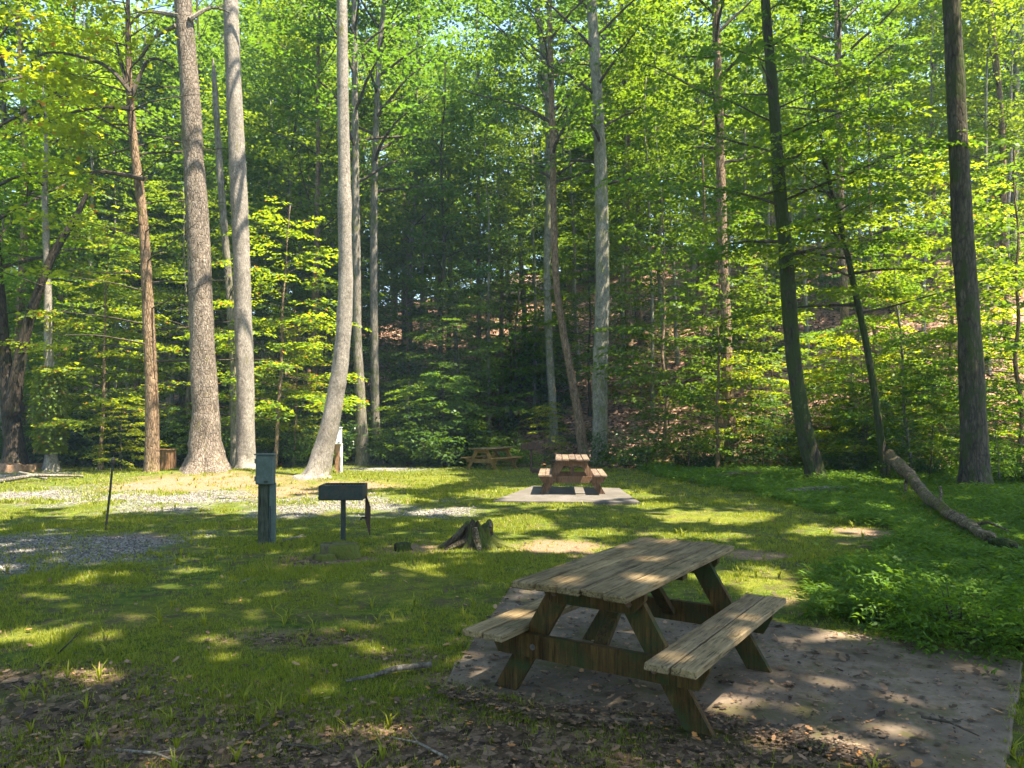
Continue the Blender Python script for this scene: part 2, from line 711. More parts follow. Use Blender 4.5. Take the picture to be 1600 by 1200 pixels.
def m_gravel(x, y): return mask(GRAVEL, x, y, .5, .9, 1.6, 21)
def m_litter(x, y): return mask(LITTER, x, y, .4, .6, 1.6, 31)
def m_dirt(x, y): return mask(DIRT, x, y, .4, .6, 2.4, 41)
def m_moss(x, y): return mask(MOSS, x, y, .5, .7, 2.0, 51)


SLAB1 = None


def slab_pts():
    a = gp(686, 1076, .03)          # left corner
    b = gp(1598, 1031, .03)         # far right corner
    d = gp(1572, 1190, .03)         # on the right edge
    return a, b, d


A_, B_, D_ = slab_pts()
YAW1 = .574
# slab rectangle: one side runs from B towards D, the other from A
e1 = (D_ - B_).xy.normalized()
e2 = Vector((-e1.y, e1.x))
if e2.x > 0:
    e2 = -e2                         # points to the left of the photo
# far edge direction from photo
fe = (gp(1214, 972, .03) - B_).xy.normalized()
SL = [B_.xy, None, None, None]
p_far = gp(1214, 972, .03).xy
lx = (A_.xy - B_.xy).dot(fe)
SL[1] = B_.xy + fe * 4.35
SL[3] = B_.xy + e1 * 2.75
SL[2] = Vector((A_.x, A_.y))
SLAB = [SL[0].to_2d() if len(SL[0]) > 2 else SL[0], SL[1], SL[2]] + [gp(u, v, .03).xy for (u, v) in [(834, 1112), (960, 1124), (1095, 1126), (1230, 1152), (1330, 1178), (1420, 1215)]] + [SL[3]]
SLAB = [Vector((p[0], p[1])) for p in SLAB]


def in_poly(poly, x, y):
    c = np.zeros_like(x, bool)
    n = len(poly)
    for i in range(n):
        a, b = poly[i], poly[(i + 1) % n]
        if a[1] == b[1]:
            continue
        k = ((a[1] > y) != (b[1] > y)) & (x < (b[0] - a[0]) * (y - a[1]) / (b[1] - a[1]) + a[0])
        c ^= k
    return c


print('SLAB', [tuple(round(q, 2) for q in p) for p in SLAB], 'fe', fe, 'e1', e1)
SLAB2 = [gp(770, 782, .05).xy, gp(1000, 785, .05).xy, gp(968, 765, .05).xy, gp(832, 762.5, .05).xy]
print('SLAB2', SLAB2)
WEEDPOLY = [gp(u, v).xy for (u, v) in [(1005, 742), (1190, 775), (1290, 800), (1400, 835), (1390, 880), (1300, 905), (1285, 962), (1400, 990), (1620, 1032)]] + \
    [Vector((9, 6)), Vector((16, 14)), Vector((20, 24)), Vector((9, 28)), gp(1010, 720).xy]


def m_weed(x, y):
    ox = (fbm(x * 1.3, y * 1.3, 71) - .5) * 1.2
    return in_poly(WEEDPOLY, x + ox, y + ox * .5).astype(float)


# ------------------------------------------------------------------ ground sheet
def build_ground():
    def axis(lo, hi, fine_lo, fine_hi, st):
        a = list(np.arange(fine_lo, fine_hi + 1e-6, st))
        s = st
        x = fine_hi
        up = []
        while x < hi:
            s *= 1.25
            x += s
            up.append(x)
        s = st
        x = fine_lo
        dn = []
        while x > lo:
            s *= 1.25
            x -= s
            dn.append(x)
        return np.array(dn[::-1] + a + up)
    xs = axis(-600, 600, -16, 14, .14)
    ys = axis(-300, 800, 1.5, 32, .14)
    X, Y = np.meshgrid(xs, ys)
    Z = gz(X, Y)
    V = np.stack([X, Y, Z], -1).reshape(-1, 3)
    nx, ny = len(xs), len(ys)
    i = np.arange(nx * ny).reshape(ny, nx)
    Q = np.stack([i[:-1, :-1], i[:-1, 1:], i[1:, 1:], i[1:, :-1]], -1).reshape(-1, 4)
    me = np_mesh('ground', V, Q)
    me.polygons.foreach_set('use_smooth', np.ones(len(Q), bool))
    x, y = V[:, 0], V[:, 1]
    d = hill_d(x, y)
    forest = np.clip((d + 2.5 + (fbm(x * .4, y * .4, 9) - .5) * 5) / 2.5, 0, 1)
    for nm, a in (('gravel', m_gravel(x, y)), ('litter', np.maximum(m_litter(x, y), 0)), ('dirt', m_dirt(x, y)),
                  ('moss', m_moss(x, y)), ('forest', forest)):
        at_ = me.attributes.new(nm, 'FLOAT', 'POINT')
        at_.data.foreach_set('value', a.astype(np.float32))
    m, nt, out = new_mat('ground_cover')
    v = coords(nt, 'Object')

    def A(n):
        k = N(nt, 'ShaderNodeAttribute', attribute_name=n)
        return k.outputs['Fac']
    n1 = noise(nt, v, 1.3, 5, .65)
    n2 = noise(nt, v, 9, 5, .7)
    n3 = noise(nt, v, 45, 4, .7)
    turf = ramp(nt, n2, [(.3, (.030, .048, .009)), (.5, (.088, .125, .016)), (.7, (.19, .20, .03))])
    tv = ramp(nt, n1, [(.35, (.75, .85, .8)), (.65, (1.2, 1.08, .9))])
    turf = mixc(nt, 1, turf, tv, 'MULTIPLY')
    n4 = noise(nt, v, 3.4, 6, .75)
    turf = mixc(nt, ramp(nt, n4, [(.50, (0, 0, 0)), (.60, (.75, .75, .75))]), turf, ramp(nt, n3, [(.3, (.028, .022, .014)), (.7, (.12, .088, .052))]))
    soil = ramp(nt, n3, [(.3, (.05, .034, .022)), (.55, (.13, .09, .06)), (.75, (.25, .18, .12))])
    bare = ramp(nt, n1, [(.56, (0, 0, 0)), (.66, (.6, .6, .6))])
    col = mixc(nt, bare, turf, soil)
    mossc = ramp(nt, n3, [(.32, (.045, .06, .010)), (.5, (.13, .14, .016)), (.7, (.27, .25, .03))])
    mm = N(nt, 'ShaderNodeMath', operation='MULTIPLY')
    nt.links.new(A('moss'), mm.inputs[0])
    nt.links.new(ramp(nt, n4, [(.40, (.9, .9, .9)), (.58, (.15, .15, .15))]), mm.inputs[1])
    col = mixc(nt, mm.outputs[0], col, mossc)
    dirt = ramp(nt, n3, [(.3, (.12, .075, .045)), (.7, (.32, .22, .14))])
    col = mixc(nt, A('dirt'), col, dirt)
    vc = N(nt, 'ShaderNodeTexVoronoi')
    vc.inputs['Scale'].default_value = 16
    nt.links.new(v, vc.inputs['Vector'])
    sep = N(nt, 'ShaderNodeSeparateColor')
    nt.links.new(vc.outputs['Color'], sep.inputs[0])
    lit = ramp(nt, sep.outputs[0], [(0, (.04, .03, .02)), (.35, (.095, .065, .04)), (.7, (.16, .11, .07)), (1, (.27, .19, .13))])
    col = mixc(nt, A('litter'), col, lit)
    vf = N(nt, 'ShaderNodeTexVoronoi')
    vf.inputs['Scale'].default_value = 7
    nt.links.new(v, vf.inputs['Vector'])
    sf = N(nt, 'ShaderNodeSeparateColor')
    nt.links.new(vf.outputs['Color'], sf.inputs[0])
    fl = ramp(nt, sf.outputs[0], [(0, (.09, .052, .036)), (.4, (.25, .145, .10)), (1, (.46, .285, .205))])
    fmoss = ramp(nt, noise(nt, v, .55, 4), [(.55, (0, 0, 0)), (.66, (1, 1, 1))])
    fl = mixc(nt, fmoss, fl, ramp(nt, n2, [(.3, (.018, .028, .008)), (.7, (.05, .07, .014))]))
    col = mixc(nt, A('forest'), col, fl)
    gr = N(nt, 'ShaderNodeTexVoronoi')
    gr.inputs['Scale'].default_value = 26
    nt.links.new(v, gr.inputs['Vector'])
    sg = N(nt, 'ShaderNodeSeparateColor')
    nt.links.new(gr.outputs['Color'], sg.inputs[0])
    grc = ramp(nt, sg.outputs[0], [(0, (.07, .065, .06)), (.5, (.16, .155, .15)), (1, (.32, .31, .30))])
    col = mixc(nt, A('gravel'), col, grc)
    h = mixc(nt, .5, n2, n3)
    principled(nt, out, col, .95, bump(nt, h, .9, .05), spec=.1)
    o = link('ground', me, m)
    tag(o, kind='structure')
    return o


build_ground()

# ------------------------------------------------------------------ picnic tables
def make_table(loc, yaw, label, mats, group='picnic tables', L=1.86, tilt=0):
    wt, ws, wl = mats
    t = thing('picnic_table', label, 'picnic table', loc, -yaw, group)
    rr = random.Random(int(loc[0] * 100))
    # local: x across, y along
    b = MB()
    pw, gap = .134, .011
    for i in range(5):
        x = (i - 2) * (pw + gap)
        b.box((x, rr.uniform(-.014, .014), .732 + rr.uniform(-.003, .003)), (pw, L, .040), Matrix.Rotation(rr.uniform(-.012, .012), 4, 'Y'), bev=.006, jit=.003)
    b.obj('tabletop', wt, t)
    for s in (-1, 1):
        b = MB()
        for k in range(2):
            b.box((s * (.507 + k * .145), rr.uniform(-.008, .008), .402), (pw, L - .03, .040), bev=.005, jit=.002)
        b.obj('bench_seat', ws, t)
    for e in (-1, 1):
        y = e * (L / 2 - .34)
        for s in (-1, 1):
            b = MB()
            # slanted leg, cut level at top and bottom
            top, bot, w = .19 * s, .62 * s, .078
            poly = [(bot - w, 0), (bot + w, 0), (top + w, .71), (top - w, .71)]
            b.prism(poly, .042, Matrix.Translation((0, y, 0)))
            b.obj('leg', wl, t)
        b = MB()
        poly = [(-.70, .375), (.70, .375), (.70, .345), (.64, .235), (-.64, .235), (-.70, .345)]
        b.prism(poly, .042, Matrix.Translation((0, y + e * .0435, 0)))
        b.obj('cross_beam', wl, t)
        b = MB()
        poly = [(-.335, .71), (.335, .71), (.335, .67), (.265, .585), (-.265, .585), (-.335, .67)]
        b.prism(poly, .042, Matrix.Translation((0, y + e * .0435, 0)))
        b.obj('top_cleat', wl, t)
        b = MB()
        # diagonal brace from the cross beam up to the middle of the top
        p0 = Vector((0, y - e * .022, .30))
        p1 = Vector((0, e * .10, .70))
        d = p1 - p0
        ang = math.atan2(d.z, d.y)
        b.box((p0 + p1) / 2, (.088, d.length, .04), Matrix.Rotation(ang, 4, 'X'), .004)
        b.obj('brace', wl, t)
    b = MB()
    b.box((0, 0, .69), (.66, .088, .04), bev=.004)
    b.obj('top_cleat', wl, t)
    # bolts
    for e in (-1, 1):
        for s in (-1, 1):
            for (xx, zz) in ((.39 * s, .30), (.24 * s, .64)):
                yy = e * (L / 2 - .34 + .0435 + .021)
                c = Vector((xx, yy, zz))
                b = MB()
                b.tube([c, c + Vector((0, e * .004, 0)), c + Vector((0, e * .004, 0)), c + Vector((0, e * .012, 0))], [.019, .019, .011, .010], 8)
                b.obj('bolt', M['bolt'], t)
    return t


M['bolt'] = metal_mat('bolt_steel', (.12, .11, .10), (.14, .07, .04), .5)
AL = (.035, .045, .014)
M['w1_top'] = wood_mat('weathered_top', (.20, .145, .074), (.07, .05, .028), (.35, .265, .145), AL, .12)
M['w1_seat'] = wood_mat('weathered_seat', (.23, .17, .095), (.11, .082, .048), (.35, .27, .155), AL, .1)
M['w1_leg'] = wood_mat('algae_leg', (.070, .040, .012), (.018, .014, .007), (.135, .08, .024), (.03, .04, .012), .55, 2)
M['w2_top'] = wood_mat('red_brown_top', (.16, .115, .085), (.08, .06, .045), (.24, .18, .14))
M['w2_leg'] = wood_mat('red_brown_leg', (.155, .09, .052), (.085, .052, .032), (.23, .14, .085), None, 0, 2)
M['w3'] = wood_mat('ochre_wood', (.235, .15, .048), (.13, .085, .03), (.33, .22, .08))
M['w3_top'] = wood_mat('ochre_top', (.17, .13, .06), (.09, .075, .04), (.26, .2, .1))
M['w4'] = wood_mat('orange_wood', (.45, .17, .07), (.28, .10, .05), (.56, .25, .11))

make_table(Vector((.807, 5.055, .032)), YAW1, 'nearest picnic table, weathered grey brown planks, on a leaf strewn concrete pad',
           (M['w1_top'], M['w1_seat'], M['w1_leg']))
c2 = gp(893, 776)
make_table(Vector((1.32, 17.1, float(gz(1.2, 16.3)) + .06)), .06, 'reddish brown picnic table seen end on, on the smaller concrete pad',
           (M['w2_top'], M['w2_top'], M['w2_leg']))
c3 = gp(768, 734)
make_table(c3 + Vector((0, .6, .0)), .62, 'ochre yellow picnic table at the foot of the wooded slope beside a rusty grill', (M['w3_top'], M['w3'], M['w3']))
c4 = gpt((412 - 800) / F * 31, 31)
make_table(c4, 1.1, 'far picnic table with orange red top, half hidden behind the tree trunks', (M['w4'], M['w4'], M['w4']))

# ------------------------------------------------------------------ concrete pads
def concrete(name, c, stain, moss):
    m, nt, out = new_mat(name)
    v = coords(nt, 'Object')
    n1 = noise(nt, v, 1.7, 5, .65)
    n2 = noise(nt, v, 28, 4, .7)
    n3 = noise(nt, v, 160, 2)
    col = ramp(nt, n2, [(.3, tuple(k * .75 for k in c)), (.7, tuple(k * 1.15 for k in c))])
    sf = ramp(nt, n1, [(.4, (0, 0, 0)), (.58, (.85, .85, .85))])
    col = mixc(nt, sf, col, stain)
    nm = noise(nt, v, 2.6, 6, .75)
    mf = ramp(nt, nm, [(.5, (0, 0, 0)), (.64, (.8, .8, .8))])
    col = mixc(nt, mf, col, moss)
    h = mixc(nt, .4, n2, n3)
    principled(nt, out, col, .9, bump(nt, h, .4, .01), spec=.2)
    return m


def pad(name, poly, zt, thick, mat, label):
    """slightly irregular concrete pad with chipped, rounded edges"""
    cx = sum(p[0] for p in poly) / len(poly)
    cy = sum(p[1] for p in poly) / len(poly)
    edge = []
    n = 26
    for i in range(len(poly)):
        a, b = Vector(poly[i]), Vector(poly[(i + 1) % len(poly)])
        for k in range(n):
            t = k / n
            p = a.lerp(b, t)
            off = (float(fbm(p.x * 5, p.y * 5, 88)) - .5) * .05
            w = Vector((cx, cy)) - p
            edge.append(p + w.normalized() * off)
    m = MB()
    E = len(edge)
    vs = []
    for zz, ins in ((zt - thick, 0), (zt - .012, 0), (zt, .014)):
        for p in edge:
            w = (Vector((cx, cy)) - p).normalized()
            q = p + w * ins
            vs.append((q.x - cx, q.y - cy, zz))
    fs = []
    for l in range(2):
        for k in range(E):
            fs.append((l * E + k, l * E + (k + 1) % E, (l + 1) * E + (k + 1) % E, (l + 1) * E + k))
    fs.append(tuple(2 * E + k for k in range(E)))
    m.add(vs, fs)
    # orientation
    o = m.obj(name, mat)
    o.location = (cx, cy, 0)
    bpy_normals(o)
    return tag(o, label, 'concrete pad', 'concrete pads under picnic tables')


def bpy_normals(o):
    import bmesh
    bm = bmesh.new()
    bm.from_mesh(o.data)
    bmesh.ops.recalc_face_normals(bm, faces=bm.faces)
    bm.to_mesh(o.data)
    bm.free()


pad('concrete_pad', SLAB, .032, .25, concrete('stained_concrete', (.215, .165, .12), (.10, .078, .056), (.085, .078, .022)),
    'large stained concrete pad with moss and fallen leaves under the nearest picnic table')
z2 = float(gz(1.2, 16.3)) + .06
pad('concrete_pad', SLAB2, z2, .3, concrete('pale_concrete', (.14, .125, .112), (.085, .077, .068), (.08, .075, .05)),
    'smaller pale concrete pad under the reddish end on picnic table')

# ------------------------------------------------------------------ hookup posts, grills, stake, bin
M['post_wood'] = wood_mat('grey_green_post', (.075, .085, .06), (.035, .042, .03), (.12, .13, .095), (.035, .048, .026), .4, 2)
M['box_metal'] = metal_mat('grey_green_box', (.10, .135, .125), (.075, .095, .085), .3, .5, .2, 5)
M['white_metal'] = metal_mat('white_box', (.78, .80, .80), (.6, .62, .62), .1, .45, 0, 5)
M['tan_post'] = wood_mat('tan_post', (.42, .22, .12), (.26, .13, .08), (.52, .3, .17), None, 0, 2)
M['grill_iron'] = metal_mat('grill_iron', (.048, .060, .054), (.085, .07, .05), .35, .7, .5)
M['grill_rust'] = metal_mat('grill_rust', (.06, .034, .024), (.11, .055, .035), .6, .8, .3)
M['stake_iron'] = metal_mat('stake_iron', (.05, .06, .055), (.10, .07, .05), .4, .6, .4)


def hookup(base, label, mats, bw=.235, bh=.385, H=1.18, rz=0):
    wood, metal = mats
    t = thing('hookup_post', label, 'utility post', base, rz, 'electric hookup posts')
    b = MB()
    b.box((-.044, .05, H * .46 - .05), (.15, .10, H * .92 + .1), bev=.008, jit=.003)
    b.obj('wooden_post', wood, t)
    b = MB()
    b.box((.074, .02, (H - bh) / 2), (.08, .05, H - bh + .02), bev=.006)
    b.obj('conduit', metal, t)
    b = MB()
    b.box((0, -.062, H - bh / 2), (bw, .12, bh), bev=.012)
    box = b.obj('meter_box', metal, t)
    b = MB()
    b.box((0, -.065, H + .009), (bw + .03, .15, .018), bev=.006)
    b.obj('box_lid', metal, box)
    b = MB()
    b.box((bw * .34, -.1255, H - bh * .55), (.018, .008, bh * .7), bev=.003)
    b.obj('door_seam', metal, box)
    for q in (.2, .8):
        b = MB()
        b.tube([(-bw / 2 - .004, -.115, H - bh * q - .03), (-bw / 2 - .004, -.115, H - bh * q + .03)], [.009, .009], 8)
        b.obj('hinge', metal, box)
    b = MB()
    b.box((bw * .1, -.128, H - bh * .9), (.05, .014, .03), bev=.004)
    b.obj('latch', M['grill_iron'], box)
    b = MB()
    b.tube([(.05, -.012, .5), (.06, -.03, .35), (.05, -.02, .1), (.09, -.04, -.02)], [.008] * 4, 6)
    b.obj('cable', M['grill_iron'], t)
    return t


hookup(gp(416, 850), 'grey green hookup post with metal box on top, in shaded grass near the black grill', (M['post_wood'], M['box_metal']))
pw_ = gp(529, 739)
hookup(pw_, 'white hookup box on tan post beside the leaning tree trunk', (M['tan_post'], M['white_metal']), .2, .5, 1.38)


def grill(base, label, mat, w=.58, h=.19, H=.76, d=.42, rz=0, pr=.035, flap=False):
    t = thing('park_grill', label, 'grill', base, rz, 'pedestal grills')
    b = MB()
    b.tube([(0, 0, -.1), (0, 0, .3), (0, 0, H - h + .01)], [pr, pr * .97, pr * .96], 10)
    b.obj('post', mat, t)
    b = MB()
    th = .012
    b.box((0, 0, H - h), (w, d, th), bev=.003)
    b.box((0, -d / 2 + th / 2, H - h / 2 + .0055), (w, th, h - th + .001), bev=.003)
    b.box((0, d / 2 - th / 2, H - h / 2 + .0055), (w, th, h - th + .001), bev=.003)
    for s in (-1, 1):
        b.box((s * (w / 2 - th / 2), 0, H - h / 2 + .0052), (th, d - 2 * th, h - th - .001), bev=.003)
    b.box((0, -d / 2 - .004, H - h + .028), (w + .004, .006, .03), bev=.002)
    b.obj('firebox', mat, t)
    b = MB()
    n = 14
    for i in range(n):
        x = -w / 2 + .03 + (w - .06) * i / (n - 1)
        b.tube([(x, -d / 2 + .015, H - .03), (x, d / 2 - .015, H - .03)], [.006, .006], 6)
    b.obj('grate', mat, t)
    if flap:
        b = MB()
        # plate hanging from the right side of the firebox by one corner
        x0 = w / 2 + .012
        q = [(x0 - .02, .08, H - .14), (x0 + .065, -.06, H - .30), (x0 + .06, -.06, H - .68), (x0 - .025, .08, H - .48)]
        q2 = [(x + .012, y, z) for (x, y, z) in q]
        b.add(q + q2, [(0, 1, 2, 3), (7, 6, 5, 4), (0, 4, 5, 1), (1, 5, 6, 2), (2, 6, 7, 3), (3, 7, 4, 0)])
        f = b.obj('hanging_plate', M['grill_rust'], t)
        b = MB()
        b.tube([(x0 - .005, .05, H - .46), (x0 - .05, .0, H - .45), (x0 - .06, -.03, H - .47)], [.012, .014, .013], 6)
        b.obj('handle', mat, f)
    return t


grill(gp(536, 846), 'black iron pedestal grill with a rusty plate hanging off its side', M['grill_iron'], flap=True, rz=.02, H=.77)
g2 = gp(830, 737)
grill(g2, 'rusty brown pedestal grill beside the ochre yellow picnic table', M['grill_rust'], w=.56, h=.2, H=.95, rz=.6, pr=.04)

b = MB()
pb, pt = gp(164, 828), at(177, 716, 11.35)
b.tube([pb - Vector((0, 0, .1)), pb.lerp(pt, .5) + Vector((.01, 0, 0)), pt], [.018, .017, .016], 8)
o = thing('metal_stake', 'thin dark metal stake leaning to the right in the grass', 'stake', pb)
st = b.obj('stake_rod', M['stake_iron'], o)
st.location = -pb
b = MB()
dn = (pt - pb).normalized()
b.tube([pt - dn * .09, pt - dn * .07, pt - dn * .02, pt + dn * .01], [.02, .03, .03, .018], 8)
st = b.obj('stake_cap', M['stake_iron'], o)
st.location = -pb

# bin
bb = gpt((261 - 800) / F * 27.5, 27.5)
o = thing('trash_bin', 'brown wooden trash bin standing behind the slim brown trunk', 'trash bin', bb, .2)
b = MB()
for k in range(6):
    x = -.24 + .096 * k
    b.box((x, -.22, .36), (.088, .03, .70), bev=.004, jit=.002)
    b.box((x, .22, .36), (.088, .03, .70), bev=.004, jit=.002)
for s in (-1, 1):
    for k in range(4):
        b.box((s * .275, -.15 + .1 * k, .36), (.03, .092, .70), bev=.004, jit=.002)
M['bin_wood'] = wood_mat('bin_wood', (.26, .14, .075), (.16, .085, .05), (.34, .2, .11), None, 0, 2)
b.obj('slat_side', M['bin_wood'], o)
b = MB()
b.box((0, 0, .725), (.62, .52, .03), bev=.006)
b.obj('lid', M['bin_wood'], o)

# fire ring beside far grill
fr = gp(848, 739)
o = thing('fire_ring', 'low dark iron fire ring in the grass beside the rusty brown grill', 'fire ring', fr)
b = MB()
n = 24
vs, fs = [], []
for (r, z) in ((.36, -.05), (.36, .12), (.335, .12), (.335, -.05)):
    for k in range(n):
        a = 2 * PI * k / n
        vs.append((r * math.cos(a), r * math.sin(a), z))
for l in range(3):
    for k in range(n):
        fs.append((l * n + k, l * n + (k + 1) % n, (l + 1) * n + (k + 1) % n, (l + 1) * n + k))
b.add(vs, fs)
b.obj('ring_wall', M['grill_rust'], o)
b = MB()
for k in range(6):
    a = k * 1.1
    c = Vector((.1 * math.cos(a), .1 * math.sin(a), .05 + .01 * k))
    d = Vector((math.cos(a * 2.3), math.sin(a * 2.3), .15)) * .18
    b.tube([c - d, c + d], [.022, .018], 6, .1)
b.obj('charred_sticks', M['twig'], o)


# ------------------------------------------------------------------ stump, wood chunks, logs, sticks, rocks
def stump():
    base = gpt((748 - 800) / F * 10.15, 10.15)
    t = thing('tree_stump', 'broken mossy tree stump with spreading roots in the middle of the grass', 'stump', base)
    t.scale = (.82, .82, .80)
    b = MB()
    n, nr = 56, 15
    vs, fs = [], []
    rr = random.Random(5)
    lob = [(.05, .16, 3), (PI * .98, .16, 4), (PI * 1.32, .16, 5), (PI * 1.72, .16, 5), (PI * .45, .12, 4)]
    for j in range(nr):
        f = j / (nr - 1)
        z = -.06 + .43 * f
        for k in range(n):
            a = 2 * PI * k / n
            r = .195 + .17 * (1 - f) ** 2.4
            for (c, am, sh) in lob:
                r += am * (1 - f) ** 2.6 * max(0, math.cos(a - c)) ** (sh * 3)
            r *= 1 + .10 * math.sin(9 * a + 1.3) * (.4 + .6 * f) + .05 * math.sin(17 * a + 2) + rr.uniform(-.012, .012)
            top = 0
            if f > .7:
                top = (f - .7) / .3 * (.05 * math.sin(3 * a + .6) + .035 * math.sin(7 * a) + .02 * rr.uniform(-1, 1))
            vs.append((r * math.cos(a), r * math.sin(a) * .85, z + top))
    # hollow
    for (q, dz) in ((.78, -.02), (.55, -.10), (.2, -.13)):
        for k in range(n):
            x, y, z = vs[(nr - 1) * n + k]
            vs.append((x * q, y * q, z + dz + rr.uniform(-.015, .015)))
    tot = nr + 3
    for j in range(tot - 1):
        for k in range(n):
            k2 = (k + 1) % n
            fs.append((j * n + k, j * n + k2, (j + 1) * n + k2, (j + 1) * n + k))
    fs.append(tuple((tot - 1) * n + k for k in range(n)))
    b.add(vs, fs)
    b.obj('stump_body', M['stump_wood'], t, True)
    b = MB()
    # leaning shard of the old root on the left
    pts = [(-.62, -.12, -.02), (-.46, -.1, .07), (-.32, -.06, .18), (-.21, -.03, .32), (-.16, 0, .41)]
    b.tube(pts, [.045, .055, .065, .055, .03], 9, .2)
    b.obj('leaning_shard', M['stump_wood'], t)
    b = MB()
    b.tube([(.2, -.05, .12), (.36, -.12, .045), (.55, -.2, .0), (.72, -.26, -.04)], [.09, .075, .06, .03], 9, .12)
    b.obj('root', M['mossy_log'], t)
    b = MB()
    b.tube([(-.2, -.1, .1), (-.38, -.22, .03), (-.58, -.3, -.03)], [.08, .06, .03], 8, .15)
    b.obj('root', M['stump_wood'], t)
    b = MB()
    b.tube([(-.05, -.2, .34), (-.03, -.24, .2), (.02, -.3, .06), (.05, -.38, -.02)], [.045, .06, .05, .03], 7, .12)
    b.obj('pale_split', M['log_bark'], t)
    for (x, s) in ((.19, .9),):
        b = MB()
        b.tube([(x, -.03, .25), (x + .01, -.03, .36), (x + .005, -.02, .42)], [.045, .04, .02], 7, .15)
        b.obj('splinter', M['log_bark'], t)
    return t


M['deadwood_dark'] = bark_mat('deadwood_dark', (.04, .038, .036), (.11, .105, .10), (.21, .20, .19), None, 0, .6, .3, 14)
stump()


def chunk(base, sx, sy, sz, rz, label, mat, seed, name='wood_chunk', catg='wood chunk'):
    rr = random.Random(seed)
    b = MB()
    n = 16
    vs, fs = [], []
    for j, (f, z) in enumerate(((1.08, -.05), (1.0, .3), (.95, .8), (.86, 1.0), (.45, .98))):
        for k in range(n):
            a = 2 * PI * k / n
            r = f * (1 + .18 * math.sin(2 * a + seed) + .1 * math.sin(5 * a + seed * 2) + rr.uniform(-.07, .07))
            vs.append((sx * r * math.cos(a), sy * r * math.sin(a), sz * z + rr.uniform(-.12, .12) * sz))
    for j in range(4):
        for k in range(n):
            fs.append((j * n + k, j * n + (k + 1) % n, (j + 1) * n + (k + 1) % n, (j + 1) * n + k))
    fs.append(tuple(4 * n + k for k in range(n)))
    b.add(vs, fs)
    o = b.obj(name, mat, None, True)
    o.location = base
    o.rotation_euler = (0, 0, rz)
    return tag(o, label, catg)


chunk(gp(532, 871), .23, .15, .17, .1, 'low rotten stump overgrown with dark moss in front of the black grill', M['mossy_log'], 3, 'rotten_stump', 'stump')
chunk(gp(507, 875), .13, .09, .07, -.2, 'small moss covered wood lump against the low rotten stump', M['mossy_log'], 8)
chunk(gp(629, 860), .13, .07, .09, .3, 'dark block of rotten wood lying between the low rotten stump and the broken stump', M['bark_dark'], 5)


def stick(pts, rad, mat, name, label, catg, side=None, sides=7, lump=.1):
    o = Vector(pts[0])
    b = MB()
    b.tube([Vector(p) - o for p in pts], rad, sides, lump, seed=int(abs(o.x) * 100))
    if side:
        for (ps, rs) in side:
            b.tube([Vector(p) - o for p in ps], rs, 5, lump)
    ob = b.obj(name, mat, None, True)
    ob.location = o
    return tag(ob, label, catg)


p0, p1 = gp(541, 1064, .02), gp(674, 1038, .04)
mid = p0.lerp(p1, .55) + Vector((0, .03, .01))
stick([p0, p0.lerp(p1, .3), mid, p1], [.008, .014, .02, .019], M['deadwood'], 'fallen_branch', 'grey fallen branch lying in the foreground grass', 'branch')
for (a, bb_, r, lab) in [((90, 1022), (122, 988), .006, 'thin dark twig sticking up from the sunny moss at lower left'),
                         ((440, 845), (478, 838), .018, 'weathered bit of wood lying in the grass right of the grey green hookup post'),
                         ((700, 1185), (600, 1150), .008, 'long thin twig on leaf litter at the bottom of the photo'),
                         ((182, 1172), (290, 1195), .009, 'thin twig on leaf litter beside the bottom left corner'),
                         ((390, 905), (372, 912), .008, 'short pale twig on the mossy grass left of centre'),
                         ((1440, 1120), (1530, 1150), .008, 'long dark twig lying across the near concrete pad'),
                         ((440, 1163), (530, 1185), .007, 'bent twig among dead leaves in the foreground')]:
    dz = .05 if a[0] > 1300 else .015
    q0, q1 = gp(*a, dz), gp(*bb_, dz)
    if lab.startswith('thin dark twig'):
        q1 = at(bb_[0], bb_[1], q0.y)
    m_ = q0.lerp(q1, .5) + Vector((.015, .02, .012))
    stick([q0, m_, q1], [r, r * .85, r * .4], M['twig'] if 'dark' in lab or 'bent' in lab else M['deadwood'], 'twig', lab, 'twig', sides=6,
          side=[([m_, m_.lerp(q1, .5) + Vector((.03, .06, .03))], [r * .6, r * .25])])

# long fallen log on the right
LOG = [at(1388, 709, 20.6), at(1402, 724, 19.0), at(1422, 744, 17.3), at(1450, 774, 14.9), at(1494, 808, 12.2), at(1522, 826, 11.1), at(1546, 840, 10.4)]
f0, f1 = LOG[0], LOG[-1]
lp, lr_ = smooth_path(LOG, [.10, .15, .125, .105, .085, .07, .075], 5)
lp = [p + Vector((random.uniform(-.04, .04), 0, random.uniform(-.03, .03))) for p in lp]
stick(lp, lr_, M['log_bark'], 'fallen_log', 'long mossy fallen tree trunk sloping down into the weeds at right', 'log', sides=12, lump=.2,
      side=[([lp[9], lp[9] + Vector((-.12, -.1, -.18)), lp[9] + Vector((-.2, -.2, -.5))], [.06, .045, .03]),
            ([lp[17], lp[17] + Vector((.1, .1, .18)), lp[17] + Vector((.14, .2, .3))], [.04, .03, .02]),
            ([lp[24], lp[24] + Vector((.2, -.1, .05)), lp[24] + Vector((.4, -.25, -.05))], [.035, .025, .012]),
            ([lp[1], lp[1] + Vector((.1, .2, -.25)), lp[1] + Vector((.1, .3, -.6))], [.10, .07, .03])])
r0, r1 = gp(1548, 846, .06), gp(1592, 856, .05)
stick([r0, r0.lerp(r1, .5) + Vector((0, 0, .03)), r1], [.05, .07, .06], M['bark_dark'], 'fallen_log', 'short dark rotten log in the weeds beyond the low end of the long mossy log', 'log', lump=.2)
s0, s1 = gp(1228, 769, .08), gp(1324, 764, .1)
